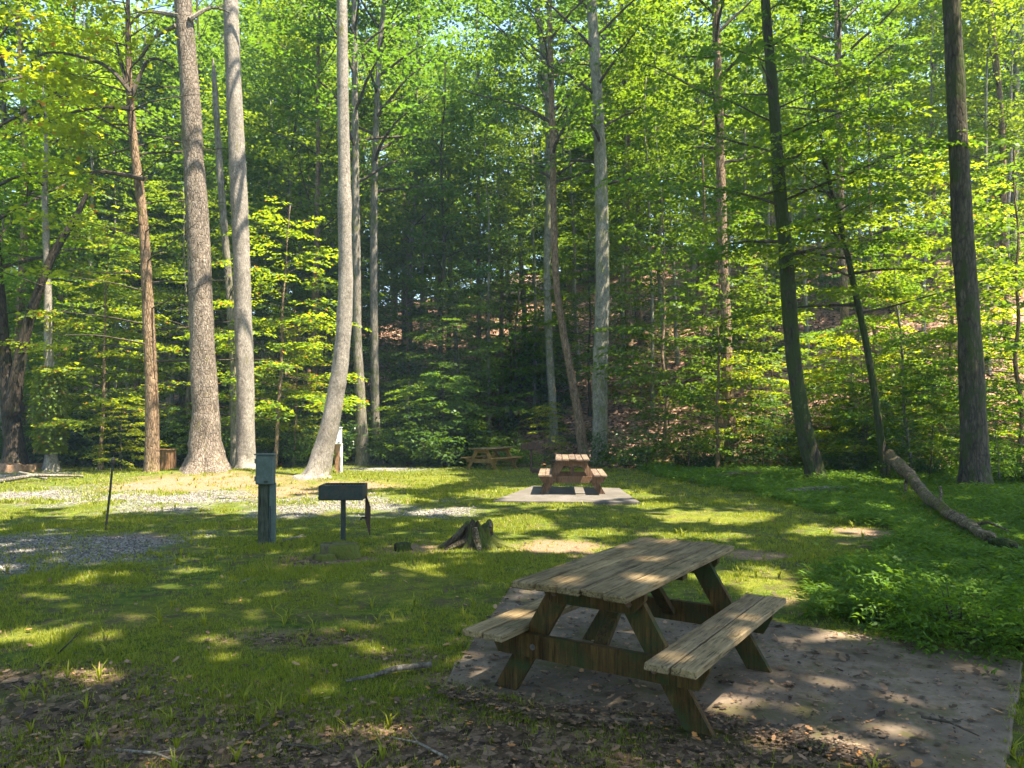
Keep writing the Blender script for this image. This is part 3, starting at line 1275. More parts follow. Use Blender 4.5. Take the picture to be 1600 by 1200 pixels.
stick([s0, s0.lerp(s1, .5) + Vector((0, 0, .02)), s1], [.06, .075, .08], M['deadwood'], 'fallen_log', 'pale barkless log lying in the grass at the foot of the dark leaning tree', 'log')
s0, s1 = gp(1100, 748, .08), gp(1190, 742, .1)
stick([s0, s0.lerp(s1, .5) + Vector((0, 0, .04)), s1], [.07, .10, .09], M['mossy_log'], 'fallen_log', 'moss covered log below the tan trunk at the slope edge', 'log')
s0, s1 = gp(30, 738, .06), gp(73, 748, .05)
s0 = at(30, 738, s1.y + .5)
stick([s0, s0.lerp(s1, .5), s1], [.03, .05, .035], M['deadwood'], 'fallen_branch', 'whitish barkless branch on the gravel edge at far left', 'branch')
s0, s1 = gp(0, 752, .06), gp(130, 744, .05)
stick([s0, s0.lerp(s1, .4) + Vector((0, 0, .1)), s1], [.06, .05, .03], M['deadwood'], 'fallen_branch', 'long low grey branch lying behind the whitish branch at far left', 'branch')

M['rock'] = bark_mat('tan_rock', (.16, .10, .06), (.32, .19, .11), (.42, .29, .19), None, 0, .2, 1, 6, .5)
for i, (u, v, s, lab) in enumerate([(16, 738, .36, 'tan rock, largest of the rocks below the dark double trunk at far left'),
                                    (40, 737, .3, 'orange brown rock, rightmost but one of the rocks below the dark double trunk'),
                                    (56, 733, .26, 'flat brown rock, rightmost of the rocks below the dark double trunk'),
                                    (2, 730, .34, 'brown rock at the photo edge, leftmost of the rocks below the dark double trunk')]):
    o = chunk(gp(u, v), s, s * .8, s * .75, i, lab, M['rock'], 20 + i, 'rock', 'rock')
    o['group'] = 'rocks at far left'

# ------------------------------------------------------------------ sun spots: where the canopy leaves gaps
LIT = []


def lit(u, v, a, b, z=0.0):
    if z == 0:
        k = 1.4 if v > 960 else 1.35
        LIT.append(ell(u, v, a * k, b * k))
    else:
        c = None
        d = ray(u, v)
        k = (z - CH) / d[2]
        x, y = d[0] * k, d[1] * k
        d2 = ray(u + a, v)
        k2 = (z - CH) / d2[2]
        d3 = ray(u, v - b)
        k3 = (z - CH) / d3[2]
        X, Y = shade_xy(x, y, z)
        LIT.append((float(X), float(Y), abs(d2[0] * k2 - x), max(.06, abs(d3[1] * k3 - y))))


for e in [(190, 762, 230, 24), (50, 760, 100, 24), (60, 775, 150, 22), (250, 770, 150, 26), (330, 758, 90, 24), (560, 787, 75, 12), (470, 790, 60, 12), (560, 748, 110, 12), (640, 752, 60, 8), (150, 736, 90, 3),
          (400, 790, 60, 10), (660, 889, 45, 7), (860, 852, 60, 9), (812, 820, 45, 11), (700, 800, 45, 5), (1100, 809, 60, 8), (1195, 806, 25, 5), (1280, 830, 32, 8),
          (1345, 828, 28, 6), (1160, 903, 60, 12), (1235, 930, 55, 7), (1085, 838, 70, 4), (960, 862, 55, 5), (110, 910, 22, 5), (60, 995, 75, 10),
          (20, 1056, 30, 7), (305, 892, 20, 3), (565, 960, 22, 5), (580, 1032, 26, 7), (800, 935, 22, 6), (1290, 1000, 70, 7), (1325, 1072, 36, 8), (1185, 1102, 75, 14),
          (1345, 1137, 55, 13), (1275, 1157, 45, 7), (1515, 1125, 55, 13), (1185, 1053, 35, 8), (880, 774, 105, 10), (700, 862, 25, 4), (1420, 920, 60, 6), (1500, 985, 40, 8),
          (640, 733, 60, 2), (430, 742, 40, 4), (1020, 790, 40, 4), (760, 845, 30, 4), (930, 832, 40, 5)]:
    lit(*e)
for e in [(1125, 972, 42, 8), (1150, 992, 18, 8), (1110, 1036, 14, 7), (1175, 950, 14, 5)]:
    lit(*e, .42)
lit(893, 724, 30, 8, .70)

# hero trunks: photo pixels of the trunk's middle line and its width there
HERO = [
    dict(n='T1', y=22, px=[(322, 742, 62), (322, 715, 56), (321, 690, 50), (321, 650, 46), (319, 600, 43), (313, 450, 39), (306, 300, 36), (297, 150, 34), (286, 0, 31)], mat='bark_tan', H=27, crown='c1',
         label='thickest tan grey trunk with flared base, left of the pair of sunlit trees', root=.5),
    dict(n='T2', y=23, px=[(384, 740, 38), (384, 720, 34), (384, 690, 31), (383, 600, 30), (379, 450, 30), (373, 300, 29), (366, 150, 27), (360, 0, 26)], mat='bark_grey', H=27, crown='c2',
         label='straight smooth pale grey trunk just right of the thickest sunlit trunk', root=.25),
    dict(n='T3', y=20.5, px=[(487, 757, 56), (494, 740, 44), (503, 712, 37), (514, 670, 33), (524, 620, 30), (533, 560, 28), (540, 450, 25), (538, 300, 23), (536, 150, 20), (534, 0, 18)], mat='bark_grey', H=25, crown='c3',
         label='pale trunk that leans from its base then bends upright, beside the white hookup box', root=.2),
    dict(n='T4', y=22.3, px=[(237, 742, 27), (238, 700, 24), (238, 650, 23), (234, 540, 21), (229, 430, 18), (222, 330, 16), (210, 230, 14), (203, 150, 12), (200, 40, 9)], mat='bark_brown', H=16, crown='c4',
         label='slim reddish brown trunk with shaggy bark left of the thickest sunlit trunk', root=.15),
    dict(n='T5', y=30.5, px=[(936, 726, 30), (937, 690, 27), (938, 600, 26), (941, 450, 25), (940, 300, 23), (933, 150, 20), (924, 0, 18)], mat='bark_pale', H=27, crown='c5',
         label='tall straight pale mottled trunk behind the end on picnic table', root=.2),
    dict(n='T6', y=31.5, px=[(913, 722, 20), (905, 660, 16), (895, 600, 14), (882, 530, 13), (870, 450, 12), (866, 360, 12), (863, 200, 11), (858, 0, 9)], mat='bark_brown', H=24, crown='c6',
         label='slanting brown trunk rising just left of the tall pale mottled trunk', root=.2),
    dict(n='T7', y=34, px=[(866, 716, 18), (864, 640, 14), (858, 540, 13), (855, 420, 13), (858, 300, 13), (855, 150, 11), (838, 0, 10)], mat='bark_pale', H=25, crown='c7',
         label='slender sunlit trunk left of the slanting brown trunk at the slope edge', root=.2),
    dict(n='T8', y=21, px=[(1277, 757, 44), (1272, 730, 36), (1262, 690, 32), (1248, 620, 29), (1238, 540, 27), (1230, 430, 26), (1219, 300, 24), (1208, 150, 20), (1196, 0, 17)], mat='bark_dark', H=24, crown='c8',
         label='dark mossy trunk leaning left, in front of the slope right of centre', root=.1),
    dict(n='T9', y=18.5, px=[(1524, 762, 58), (1523, 730, 50), (1522, 690, 46), (1519, 600, 41), (1508, 420, 37), (1500, 280, 35), (1493, 130, 32), (1487, 0, 30)], mat='bark_dark2', H=26, crown='c9',
         label='thick dark mossy trunk nearest the right edge of the photo', root=.12),
    dict(n='T10', y=29, px=[(1146, 722, 30), (1143, 690, 24), (1138, 620, 20), (1134, 500, 18), (1129, 380, 17), (1124, 200, 15), (1118, 0, 13)], mat='bark_brown', H=25, crown='c10',
         label='tan sunlit trunk with a scarred base, left of the dark leaning trunk', root=.4),
    dict(n='T11', y=21.5, px=[(1384, 748, 17), (1377, 690, 13), (1366, 610, 12), (1350, 520, 11), (1333, 440, 11), (1318, 370, 10), (1303, 310, 9), (1288, 250, 7)], mat='bark_dark', H=11, crown='c11',
         label='thin dark trunk slanting left, above the upper end of the fallen log', root=.2),
    dict(n='T12', y=33, px=[(1328, 700, 18), (1324, 640, 15), (1321, 540, 14), (1318, 420, 14), (1312, 250, 12), (1308, 0, 11)], mat='bark_brown', H=24, crown='c12',
         label='straight tan trunk on the slope right of the dark leaning trunk', root=.2),
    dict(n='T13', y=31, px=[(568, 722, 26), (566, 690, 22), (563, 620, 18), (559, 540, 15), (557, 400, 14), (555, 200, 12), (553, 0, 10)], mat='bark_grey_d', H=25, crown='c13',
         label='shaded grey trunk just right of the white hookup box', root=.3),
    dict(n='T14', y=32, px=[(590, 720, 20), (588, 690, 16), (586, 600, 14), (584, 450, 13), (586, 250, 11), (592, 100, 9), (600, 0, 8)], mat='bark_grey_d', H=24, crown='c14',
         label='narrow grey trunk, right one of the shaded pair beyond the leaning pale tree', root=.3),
    dict(n='T15', y=26.5, px=[(24, 728, 50), (22, 690, 38), (16, 640, 32), (10, 590, 28), (4, 520, 24), (-4, 430, 22), (-14, 320, 20), (-30, 160, 17)], mat='bark_dark3', H=23, crown='c15',
         label='massive dark double trunk at the left edge above the rocks', root=.3,
         extra=[(18, 650, 26), (26, 590, 20), (38, 530, 16), (55, 470, 14), (82, 400, 12), (112, 350, 10), (135, 305, 7), (146, 270, 5)]),
    dict(n='T16', y=26.5, px=[(80, 730, 26), (80, 715, 20), (79, 690, 17), (77, 620, 15), (76, 540, 14), (74, 430, 12), (70, 300, 10)], mat='bark_grey', H=15, crown='c16',
         label='ivy wrapped trunk with a bare pale foot, right of the dark double trunk', root=.4),
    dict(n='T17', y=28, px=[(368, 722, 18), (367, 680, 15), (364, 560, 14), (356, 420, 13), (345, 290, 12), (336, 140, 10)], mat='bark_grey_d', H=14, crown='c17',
         label='grey dead topped trunk partly hidden behind the smooth pale grey trunk', root=.2),
]
M['bark_dark2'] = bark_mat('bark_dark_mossy', (.04, .034, .025), (.095, .08, .058), (.16, .14, .10), (.05, .062, .018), .45, .8, .22, 12)
M['bark_dark3'] = bark_mat('bark_dark_brown', (.03, .024, .018), (.07, .055, .04), (.12, .095, .07), (.05, .055, .02), .2, .9, .22, 13)
M['bark_grey_d'] = bark_mat('bark_grey_shaded', (.10, .085, .068), (.22, .195, .16), (.34, .31, .27), (.09, .1, .03), .3, .6, .22, 14)  # darker, mossier grey bark

TRUNKLIT = []


CROWNMAT = {'T4': 'leaf_yellow', 'T11': 'leaf_mid', 'T16': 'leaf_mid', 'T15': 'leaf_mid', 'T17': 'leaf_yellow', 'T1': 'leaf_mid', 'T2': 'leaf_mid', 'T3': 'leaf_mid'}
for ti, h in enumerate(HERO):
    y = h['y']
    pts = [at(u, v, y) for (u, v, w) in h['px']]
    rad = [w * (.84 if h['n'] in ('T8', 'T9') else .74 if h['n'] == 'T15' else .89) / 2 * y / F for (u, v, w) in h['px']]
    # continue above the frame
    top = pts[-1]
    d = (pts[-1] - pts[-2]).normalized()
    d = (d + Vector((0, 0, .6))).normalized()
    k = 0
    r = rad[-1]
    z = top.z
    while top.z < h['H'] and k < 12:
        step = max(1.2, (h['H'] - z) / 6)
        top = top + (d + Vector((random.uniform(-.06, .06), random.uniform(-.06, .06), 0))) * step
        r = rad[-1] * max(.12, 1 - .9 * (top.z - z) / max(1, h['H'] - z))
        pts.append(top.copy())
        rad.append(r)
        k += 1
    base = Vector((pts[0].x, y, float(gz(pts[0].x, y))))
    pts[0] = Vector((pts[0].x, y, base.z + .02)) if pts[0].z > base.z - .3 else pts[0]
    foot = pts[0] + Vector((0, 0, -.35)) - (pts[1] - pts[0]) * .1
    sp, sr = smooth_path([foot] + pts, [rad[0] * 1.25] + rad, 9)
    t = thing('tree', h['label'], 'tree', base)
    rr = random.Random(ti)
    nl = rr.choice([4, 5])
    ph = rr.uniform(0, 6)
    zr = base.z

    knots = [(rr.uniform(0, 6.28), rr.uniform(.6, 11), rr.uniform(.05, .13), rr.uniform(.06, .16)) for _ in range(9)]

    def fl(i, an, sp=sp, zr=zr, nl=nl, ph=ph, am=h['root'], knots=knots):
        hh = max(0, sp[i].z - zr)
        kk = 0
        for (ka, kz, kamp, kw) in knots:
            da = (an - ka + PI) % (2 * PI) - PI
            e_ = (da / .35) ** 2 + ((hh - kz) / kw) ** 2
            if e_ < 9:
                kk += kamp * math.exp(-e_)
        return kk + am * math.exp(-hh / .35) * (.25 + .75 * abs(math.cos(an * nl / 2 + ph)) ** 2) + .03 * math.cos(nl * an + ph) * math.exp(-hh / 3)
    b = MB()
    sr = [r_ * (1 + .10 * (float(vnoise(q_.z * 1.1, ti * 3.7, 9)) - .5) + .05 * (float(vnoise(q_.z * 3.3, ti * 5.1, 4)) - .5)) for r_, q_ in zip(sr, sp)]
    b.tube([p - base for p in sp], sr, 32, .05, fl, seed=ti, flat=True)
    if h.get('extra'):
        e = [at(u, v, y - .15) - base for (u, v, w) in h['extra']]
        er = [w / 2 * y / F for (u, v, w) in h['extra']]
        es, esr = smooth_path(e, er, 4)
        b.tube(es, esr, 12, .05)
    b.obj('trunk', M[h['mat']], t, True)
    pl = [p - base for p in sp]

    def ax(z, pl=pl):
        for i in range(len(pl) - 1):
            if pl[i].z <= z <= pl[i + 1].z:
                return pl[i].lerp(pl[i + 1], (z - pl[i].z) / max(1e-6, pl[i + 1].z - pl[i].z))
        return pl[-1].copy()
    h['ax'] = ax
    h['base'] = base
    limbs = MB()
    nm = h['n']
    if nm == 'T4':
        cr = cat([layered_crown(ax, 3.0, 12.5, 3.7, .17, 40, 32, limbs, .028), layered_crown(ax, 9, 16, 3.8, .17, 41, 26, limbs, .03)])
    elif nm == 'T11':
        cr = layered_crown(ax, 4.5, 10.5, 4.2, .14, 42, 24, limbs, .04)
    elif nm == 'T16':
        cr = layered_crown(ax, 5, 14.5, 3.5, .15, 43, 20, limbs, .035)
    elif nm == 'T17':
        cr = layered_crown(ax, 4.0, 9.0, 2.6, .15, 44, 12, limbs, .03)
    elif nm == 'T8':
        cr = cat([layered_crown(ax, 6.0, 13, 4.2, .14, 45, 22, limbs, .045), canopy_crown(ax, 13, 23, 5, .18, 46, 16, 7, limbs)])
    elif nm == 'T15':
        cr = canopy_crown(ax, 6.5, 22, 5, .18, 47, 26, 7, limbs)
    elif nm in ('T1', 'T2', 'T3'):
        cr = canopy_crown(ax, 14.2, h['H'] - 1, 3.8, .2, 50 + ti, 18, 7, limbs, .09)
    elif nm == 'T9':
        cr = canopy_crown(ax, 13, h['H'] - 1, 4.5, .18, 50 + ti, 18, 7, limbs, .09)
    else:
        cr = canopy_crown(ax, 11, h['H'] - 1, 4.2, .18, 50 + ti, 20, 7, limbs, .07)
    if limbs.v:
        limbs.obj('limbs', M['twig'], t)
    h['crown'] = cr
    h['t'] = t
    # sun reaches the left hand trunks
    if nm in ('T1', 'T2', 'T3', 'T4'):
        for zz in np.arange(0.2, 13, .35):
            p = ax(zz) + base
            TRUNKLIT.append((p.x, p.y, p.z, max(.22, sr[0] * .55)))
    if nm == 'T16':
        for zz in np.arange(0.2, 6, .4):
            p = ax(zz) + base
            TRUNKLIT.append((p.x, p.y, p.z, .5))
TL = np.array(TRUNKLIT)


def sun_ok(P):
    """True where a leaf at P would shade a spot the photo shows in sunlight"""
    X, Y = shade_xy(P[:, 0], P[:, 1], P[:, 2])
    keep_out = np.zeros(len(P), bool)
    n = (fbm(X * 1.7, Y * 1.7, 77) - .5) * .7 - .12
    n2 = (fbm(X * 5, Y * 5, 97) - .5) * .45
    for (cx, cy, a, b_) in LIT:
        d = np.sqrt(((X - cx) / a) ** 2 + ((Y - cy) / b_) ** 2) + n + n2
        keep_out |= d < 1.0
    tx, ty = shade_xy(TL[:, 0], TL[:, 1], TL[:, 2])
    # dapples stay on the trunks
    for i in range(len(TL)):
        near = (np.abs(X - tx[i]) < .9) & (np.abs(Y - ty[i]) < .9)
        if not near.any():
            continue
        dd = np.hypot(X - tx[i], Y - ty[i])
        above = P[:, 2] > TL[i, 2] + .5
        thr = .15 + .55 * (TL[i, 2] < 5.5) + .3 * (fbm(X * 2.2, Y * 2.2, 61) > .5)
        keep_out |= near & above & (dd < TL[i, 3] + thr * .8)
    return keep_out


for h in HERO:
    P, D, Nn, S = h['crown']
    bb_ = np.array(h['base'])
    k = ~sun_ok(P + bb_)
    # crown shaped for the light: leaves blocking a wanted sun spot are left out
    me = leaves_mesh('crown', P[k], D[k], Nn[k], S[k])
    link('crown', me, M[CROWNMAT.get(h['n'], 'leaf_green')], h['t'])

# ivy on the ivy tree
h = [q for q in HERO if q['n'] == 'T16'][0]
rng = np.random.default_rng(5)
n = 3200
zz = rng.uniform(.65, 3.6, n)
an = rng.uniform(0, 2 * PI, n)
rr_ = .2 + rng.random(n) * .42 * (1 - np.abs(zz - 1.9) / 3)
P = np.array([list(h['ax'](z)) for z in zz]) + np.stack([np.cos(an) * rr_, np.sin(an) * rr_, np.zeros(n)], 1)
D = np.stack([np.cos(an), np.sin(an), -rng.uniform(.2, 1.3, n)], 1)
Nn = np.stack([np.cos(an), np.sin(an), rng.uniform(.2, 1, n)], 1) + rng.normal(0, .3, (n, 3))
link('ivy', leaves_mesh('ivy', P, D, Nn, rng.uniform(.09, .16, n), .42), M['leaf_yellow'], h['t'])


# ------------------------------------------------------------------ bare dead branches on trees
def dead_branches():
    for nm, specs in (('T1', [((280, 25), (222, 20), (190, 60)), ((275, 40), (240, 60), (215, 95)), ((296, 30), (330, 12), (360, 20))]),
                      ('T4', [((205, 145), (160, 100), (75, 82), (30, 115)), ((205, 150), (235, 92), (275, 108)), ((228, 280), (150, 268), (60, 280)),
                              ((205, 170), (150, 168), (85, 185), (20, 215)), ((203, 150), (190, 100), (180, 60))])):
        h = [q for q in HERO if q['n'] == nm][0]
        b = MB()
        for sp in specs:
            y = h['y'] - .2
            pts = [at(u, v, y + .35 * i) - h['base'] for i, (u, v) in enumerate(sp)]
            ps, rs = smooth_path(pts, [.075 * (1 - .8 * i / (len(pts) - 1)) for i in range(len(pts))], 4)
            b.tube(ps, rs, 6, .08)
            for k in range(3, len(ps) - 1, 2):
                d = Vector((random.uniform(-.5, .5), random.uniform(-.3, .3), random.uniform(-.1, .5)))
                b.tube([ps[k], ps[k] + d * .5, ps[k] + d], [rs[k] * .5, rs[k] * .3, rs[k] * .12], 4)
        b.obj('bare_branches', M['deadwood'] if nm == 'T1' else M['twig'], h['t'])


dead_branches()

# ------------------------------------------------------------------ unseen trees that shade the clearing, crowns shaped along the sun rays
def shade_trees():
    spots = [(6.5, -2.0), (12.0, 3.5), (13.5, 11.5), (-3.5, -3.5), (-10.0, 6.0), (18.0, 15.0), (1.5, -6.0), (9.0, .5)]
    st = .125
    gx = np.arange(-17, 14, st)
    gy = np.arange(1.0, 31, st)
    X, Y = np.meshgrid(gx, gy)
    X = X.ravel() + RNG.uniform(-st, st, X.size) * .6
    Y = Y.ravel() + RNG.uniform(-st, st, Y.size) * .6
    # leave the canopy a little thin in places
    thin = fbm(X * .8, Y * .8, 123)
    keep = RNG.random(len(X)) < np.clip(1.25 - .75 * np.maximum(0, thin - .5) * 4, .75, 1)
    keep |= Y < 8.5
    keep &= ~((X > 4) & (Y > 20)) & (hill_d(X, Y) < -1)
    X, Y = X[keep], Y[keep]
    far = np.clip((Y - 12) / 14, 0, 1)
    Z = 15.2 + 4.5 * far + RNG.normal(0, .9, len(X)) + 1.6 * vnoise(X * .35, Y * .35, 5)
    PX = X + Z * COT * SH[0]
    PY = Y + Z * COT * SH[1]
    P = np.stack([PX, PY, Z], 1)
    # do not hang into the picture
    el = (Z - CH) / np.maximum(PY, .5)
    inside = (np.abs(PX) < .72 * PY) & (el < .60)
    P = P[~sun_ok(P) & ~inside]  # gaps cut in the unseen crowns so sun reaches the chosen spots
    n = len(P)
    D = RNG.normal(0, 1, (n, 3)) * np.array([1, 1, .25])
    Nn = np.tile([SH[0] * .2, SH[1] * .2, 1.0], (n, 1)) + RNG.normal(0, .22, (n, 3))
    S = RNG.uniform(.27, .42, n)
    sp = np.array(spots)
    near = np.argmin(((P[:, None, :2] - sp[None]) ** 2).sum(-1), 1)
    labs = ['broad tree behind the camera to its right, outside the photo', 'broad tree right of the near concrete pad, outside the photo',
            'broad tree right of the weeds, outside the photo', 'broad tree behind the camera to its left, outside the photo',
            'broad tree left of the grey gravel, outside the photo', 'broad tree far right of the fallen log, outside the photo',
            'broad tree well behind the camera, outside the photo', 'broad tree close to the right of the camera, outside the photo']
    for i, (x, y) in enumerate(spots):
        base = gpt(x, y)
        t = thing('shade_tree', labs[i], 'tree', base, 0, 'trees around the clearing outside the photo')
        k = near == i
        if not k.any():
            continue
        L = P[k] - np.array(base)
        b = MB()
        pts = [Vector((0, 0, -.3)), Vector((0, 0, 0)), Vector((.05, .05, 1.5)), Vector((.1, 0, 6)), Vector((0, .1, 12)), Vector((.2, .1, 18)), Vector((.1, .1, 22))]
        b.tube(pts, [.42, .36, .3, .27, .22, .14, .05], 14, .05)
        b.obj('trunk', M['bark_dark2'], t, True)
        b = MB()
        for q in range(min(16, len(L))):
            p = Vector(L[RNG.integers(len(L))])
            s = Vector((0.05, .05, RNG.uniform(8, 13.5)))
            m1 = s.lerp(p, .5) + Vector((0, 0, .8))
            ps, rs = smooth_path([s, m1, p], [.10, .06, .015], 4)
            b.tube(ps, rs, 5, .05)
        b.obj('limbs', M['twig'], t)
        link('crown', leaves_mesh('crown', L, D[k], Nn[k], S[k], .46), M['leaf_canopy'], t)


shade_trees()

# ------------------------------------------------------------------ forest: prototypes, then copies
def straight_trunk(H, r, seed, lean=.02, n=9):
    rr = random.Random(seed)
    lx, ly = rr.uniform(-lean, lean), rr.uniform(-lean, lean)
    pts = []
    jt = min(.16, r * .9)
    for i in range(n):
        z = -.4 + (H + .4) * i / (n - 1)
        pts.append(Vector((lx * z + rr.uniform(-jt, jt) * (i > 0), ly * z + rr.uniform(-jt, jt) * (i > 0), z)))
    rad = [r * (1.2 if i == 0 else 1) * max(.1, (1 - .85 * (i / (n - 1)) ** 1.2)) for i in range(n)]
    return smooth_path(pts, rad, 3)


def proto(kind, seed, leafm, barkm):
    b, limbs = MB(), MB()
    if kind == 'canopy':
        H = 25
        sp, sr = straight_trunk(H, .17, seed, .045)
    elif kind == 'under':
        H = 10.5
        sp, sr = straight_trunk(H, .085, seed, .06)
    elif kind == 'pole':
        H = 17
        sp, sr = straight_trunk(H, .105, seed, .06)
    elif kind == 'sapling':
        H = 4.2
        sp, sr = straight_trunk(H, .03, seed, .08)
    b.tube(sp, sr, 10 if kind == 'canopy' else 7, .05, lambda i, an: .5 * math.exp(-max(0, sp[i].z) / .3) * abs(math.cos(2.5 * an + seed)), seed=seed)

    def ax(z):
        for i in range(len(sp) - 1):
            if sp[i].z <= z <= sp[i + 1].z:
                return sp[i].lerp(sp[i + 1], (z - sp[i].z) / (sp[i + 1].z - sp[i].z))
        return sp[-1].copy()
    if kind == 'canopy':
        cr = cat([canopy_crown(ax, 8.0, 22.5, 4.4, (.165, .21, .18, .235)[seed % 4], seed, 26, 12, limbs, .034), layered_crown(ax, 5.5, 10, 3.0, .16, seed + 1, 12, limbs, .018)])
    elif kind == 'pole':
        cr = layered_crown(ax, 8.5, 16.8, 2.2, .15, seed, 22, limbs, .02)
    elif kind == 'under':
        cr = layered_crown(ax, 1.8, 10.3, 3.4, (.125, .15, .18, .115)[seed % 4], seed, 36, limbs, .022)
    else:
        cr = layered_crown(ax, .6, 4.1, 1.5, .12, seed, 20, limbs, .012)
    t = thing({'canopy': 'forest_tree', 'pole': 'slender_tree', 'under': 'understory_tree', 'sapling': 'sapling'}[kind], '', {'canopy': 'tree', 'pole': 'tree', 'under': 'tree', 'sapling': 'sapling'}[kind])
    b.obj('trunk', M[barkm], t, True)
    limbs.obj('limbs', M['twig'], t)
    link('crown', leaves_mesh('crown', *cr), M[leafm], t)
    return t


def shrub_proto(seed, leafm, leaf=.12, H=1.3, R=1.0, w=.24, ns=26):
    rng = np.random.default_rng(seed)
    b = MB()
    parts = []
    tp = sprays(leaf, (.4, .8), 6, 500 + seed, .1)
    for i in range(ns):
        az = i * 2.4
        el = rng.uniform(.35, 1.3)
        L = H * rng.uniform(.6, 1.15)
        pts = curve_limb((0, 0, 0), az, el, L, rng, .25, 5)
        pts = [Vector((p.x * R, p.y * R, p.z)) for p in pts]
        b.tube(pts, [.018, .015, .012, .009, .006, .003], 4)
        for k in range(4):
            t = .3 + .7 * (k + .5) / 4
            q = t * 5
            j = min(int(q), 4)
            p = pts[j].lerp(pts[j + 1], q - j)
            parts.append(xf(tp[rng.integers(6)], np.array(p), az + rng.normal(0, .9), rng.uniform(-.2, .5), rng.normal(0, .4)))
    t = thing('shrub', '', 'shrub')
    b.obj('stems', M['twig'], t)
    link('foliage', leaves_mesh('foliage', *cat(parts), width=w), M[leafm], t)
    return t


def needle_proto(seed):
    rng = np.random.default_rng(seed)
    b = MB()
    sp, sr = straight_trunk(3.4, .03, seed, .05)
    b.tube(sp, sr, 6)
    P, D, S = [], [], []
    for i in range(60):
        f = i / 60
        z = .4 + 2.9 * f
        az = i * 2.4
        L = 1.25 * (1 - .75 * f)
        pts = curve_limb((0, 0, z), az, .25, L, rng, .12, 4)
        b.tube(pts, [.009, .007, .005, .004, .002], 4)
        for k in range(34):
            q = rng.uniform(.25, 1) * 4
            j = min(int(q), 3)
            p = pts[j].lerp(pts[j + 1], q - j)
            P.append(list(p))
            a2 = az + rng.normal(0, .8)
            D.append([math.cos(a2), math.sin(a2), rng.normal(.2, .4)])
            S.append(rng.uniform(.12, .2))
    P, D, S = np.array(P), np.array(D), np.array(S)
    t = thing('pine_sapling', '', 'sapling')
    b.obj('trunk', M['twig'], t)
    link('crown', leaves_mesh('crown', P, D, RNG.normal(0, 1, P.shape), S, .05, 0), M['leaf_needle'], t)
    return t


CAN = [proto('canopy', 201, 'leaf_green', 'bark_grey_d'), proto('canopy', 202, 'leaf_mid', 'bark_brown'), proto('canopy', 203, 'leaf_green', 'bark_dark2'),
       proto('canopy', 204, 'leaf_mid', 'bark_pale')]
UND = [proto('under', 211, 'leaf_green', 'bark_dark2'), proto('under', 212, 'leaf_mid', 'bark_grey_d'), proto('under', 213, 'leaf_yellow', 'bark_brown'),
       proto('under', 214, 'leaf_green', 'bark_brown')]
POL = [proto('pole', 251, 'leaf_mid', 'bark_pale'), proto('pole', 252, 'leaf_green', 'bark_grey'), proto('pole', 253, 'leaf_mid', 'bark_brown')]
SAP = [proto('sapling', 221, 'leaf_green', 'twig'), proto('sapling', 222, 'leaf_mid', 'bark_grey_d'), proto('sapling', 223, 'leaf_yellow', 'twig')]
SHR = [shrub_proto(231, 'leaf_dark', .14), shrub_proto(232, 'leaf_green', .11), shrub_proto(233, 'leaf_dark', .16, 1.6, 1.1, .18)]
PIN = needle_proto(241)
PROTO = CAN + POL + UND + SAP + SHR + [PIN]
used = set()
taken = [(h['base'].x, h['base'].y, .8) for h in HERO]


def put(p, loc, rz, s, label, group):
    if id(p) not in used:
        used.add(id(p))
        p.location = loc
        p.rotation_euler = (0, 0, rz)
        p.scale = (s, s, s)
        p['label'] = label
        p['group'] = group
        return p
    return dup(p, loc, rz, s, label, group)


rnd = random.Random(99)
CL = ['slim grey trunked forest tree among the many on the slope', 'brown trunked forest tree among the many on the slope',
      'dark trunked forest tree among the many on the slope', 'pale trunked forest tree among the many on the slope']
UL = ['dark green understory tree with flat leaf tiers among the forest trunks', 'mid green understory tree with flat leaf tiers among the forest trunks',
      'yellow green understory tree with flat leaf tiers among the forest trunks', 'brown stemmed green understory tree among the forest trunks']
SLb = ['thin green sapling on the forest floor', 'thin mid green sapling on the forest floor', 'thin yellow green sapling on the forest floor']
HL = ['dark broad leaved shrub at the forest edge', 'small leaved green shrub at the forest edge', 'tall dark long leaved shrub at the forest edge']


def free(x, y, r):
    for (a, b_, c) in taken:
        if (a - x) ** 2 + (b_ - y) ** 2 < max(r, c) ** 2:
            return False
    return True


def scatter(protos, labels, group, count, ylo, yhi, r, smin, smax, dlo, dhi=99, bias=1.0, widen=1.0):
    n = tries = 0
    while n < count and tries < count * 60:
        tries += 1
        y = ylo + (yhi - ylo) * rnd.random() ** bias
        x = rnd.uniform(-1, 1) * (.70 * y + 2) * widen
        d = float(hill_d(np.array(x), np.array(y)))
        if d < dlo or d > dhi or not free(x, y, r):
            continue
        if protos in (UND, SHR, CAN) and x > 4 and 2.5 < d < 26 and rnd.random() < (.85 if protos is UND else .75):
            continue
        i = rnd.randrange(len(protos))
        put(protos[i], gpt(x, y), rnd.uniform(0, 6.28), rnd.uniform(smin, smax), labels[i], group)
        taken.append((x, y, r))
        n += 1


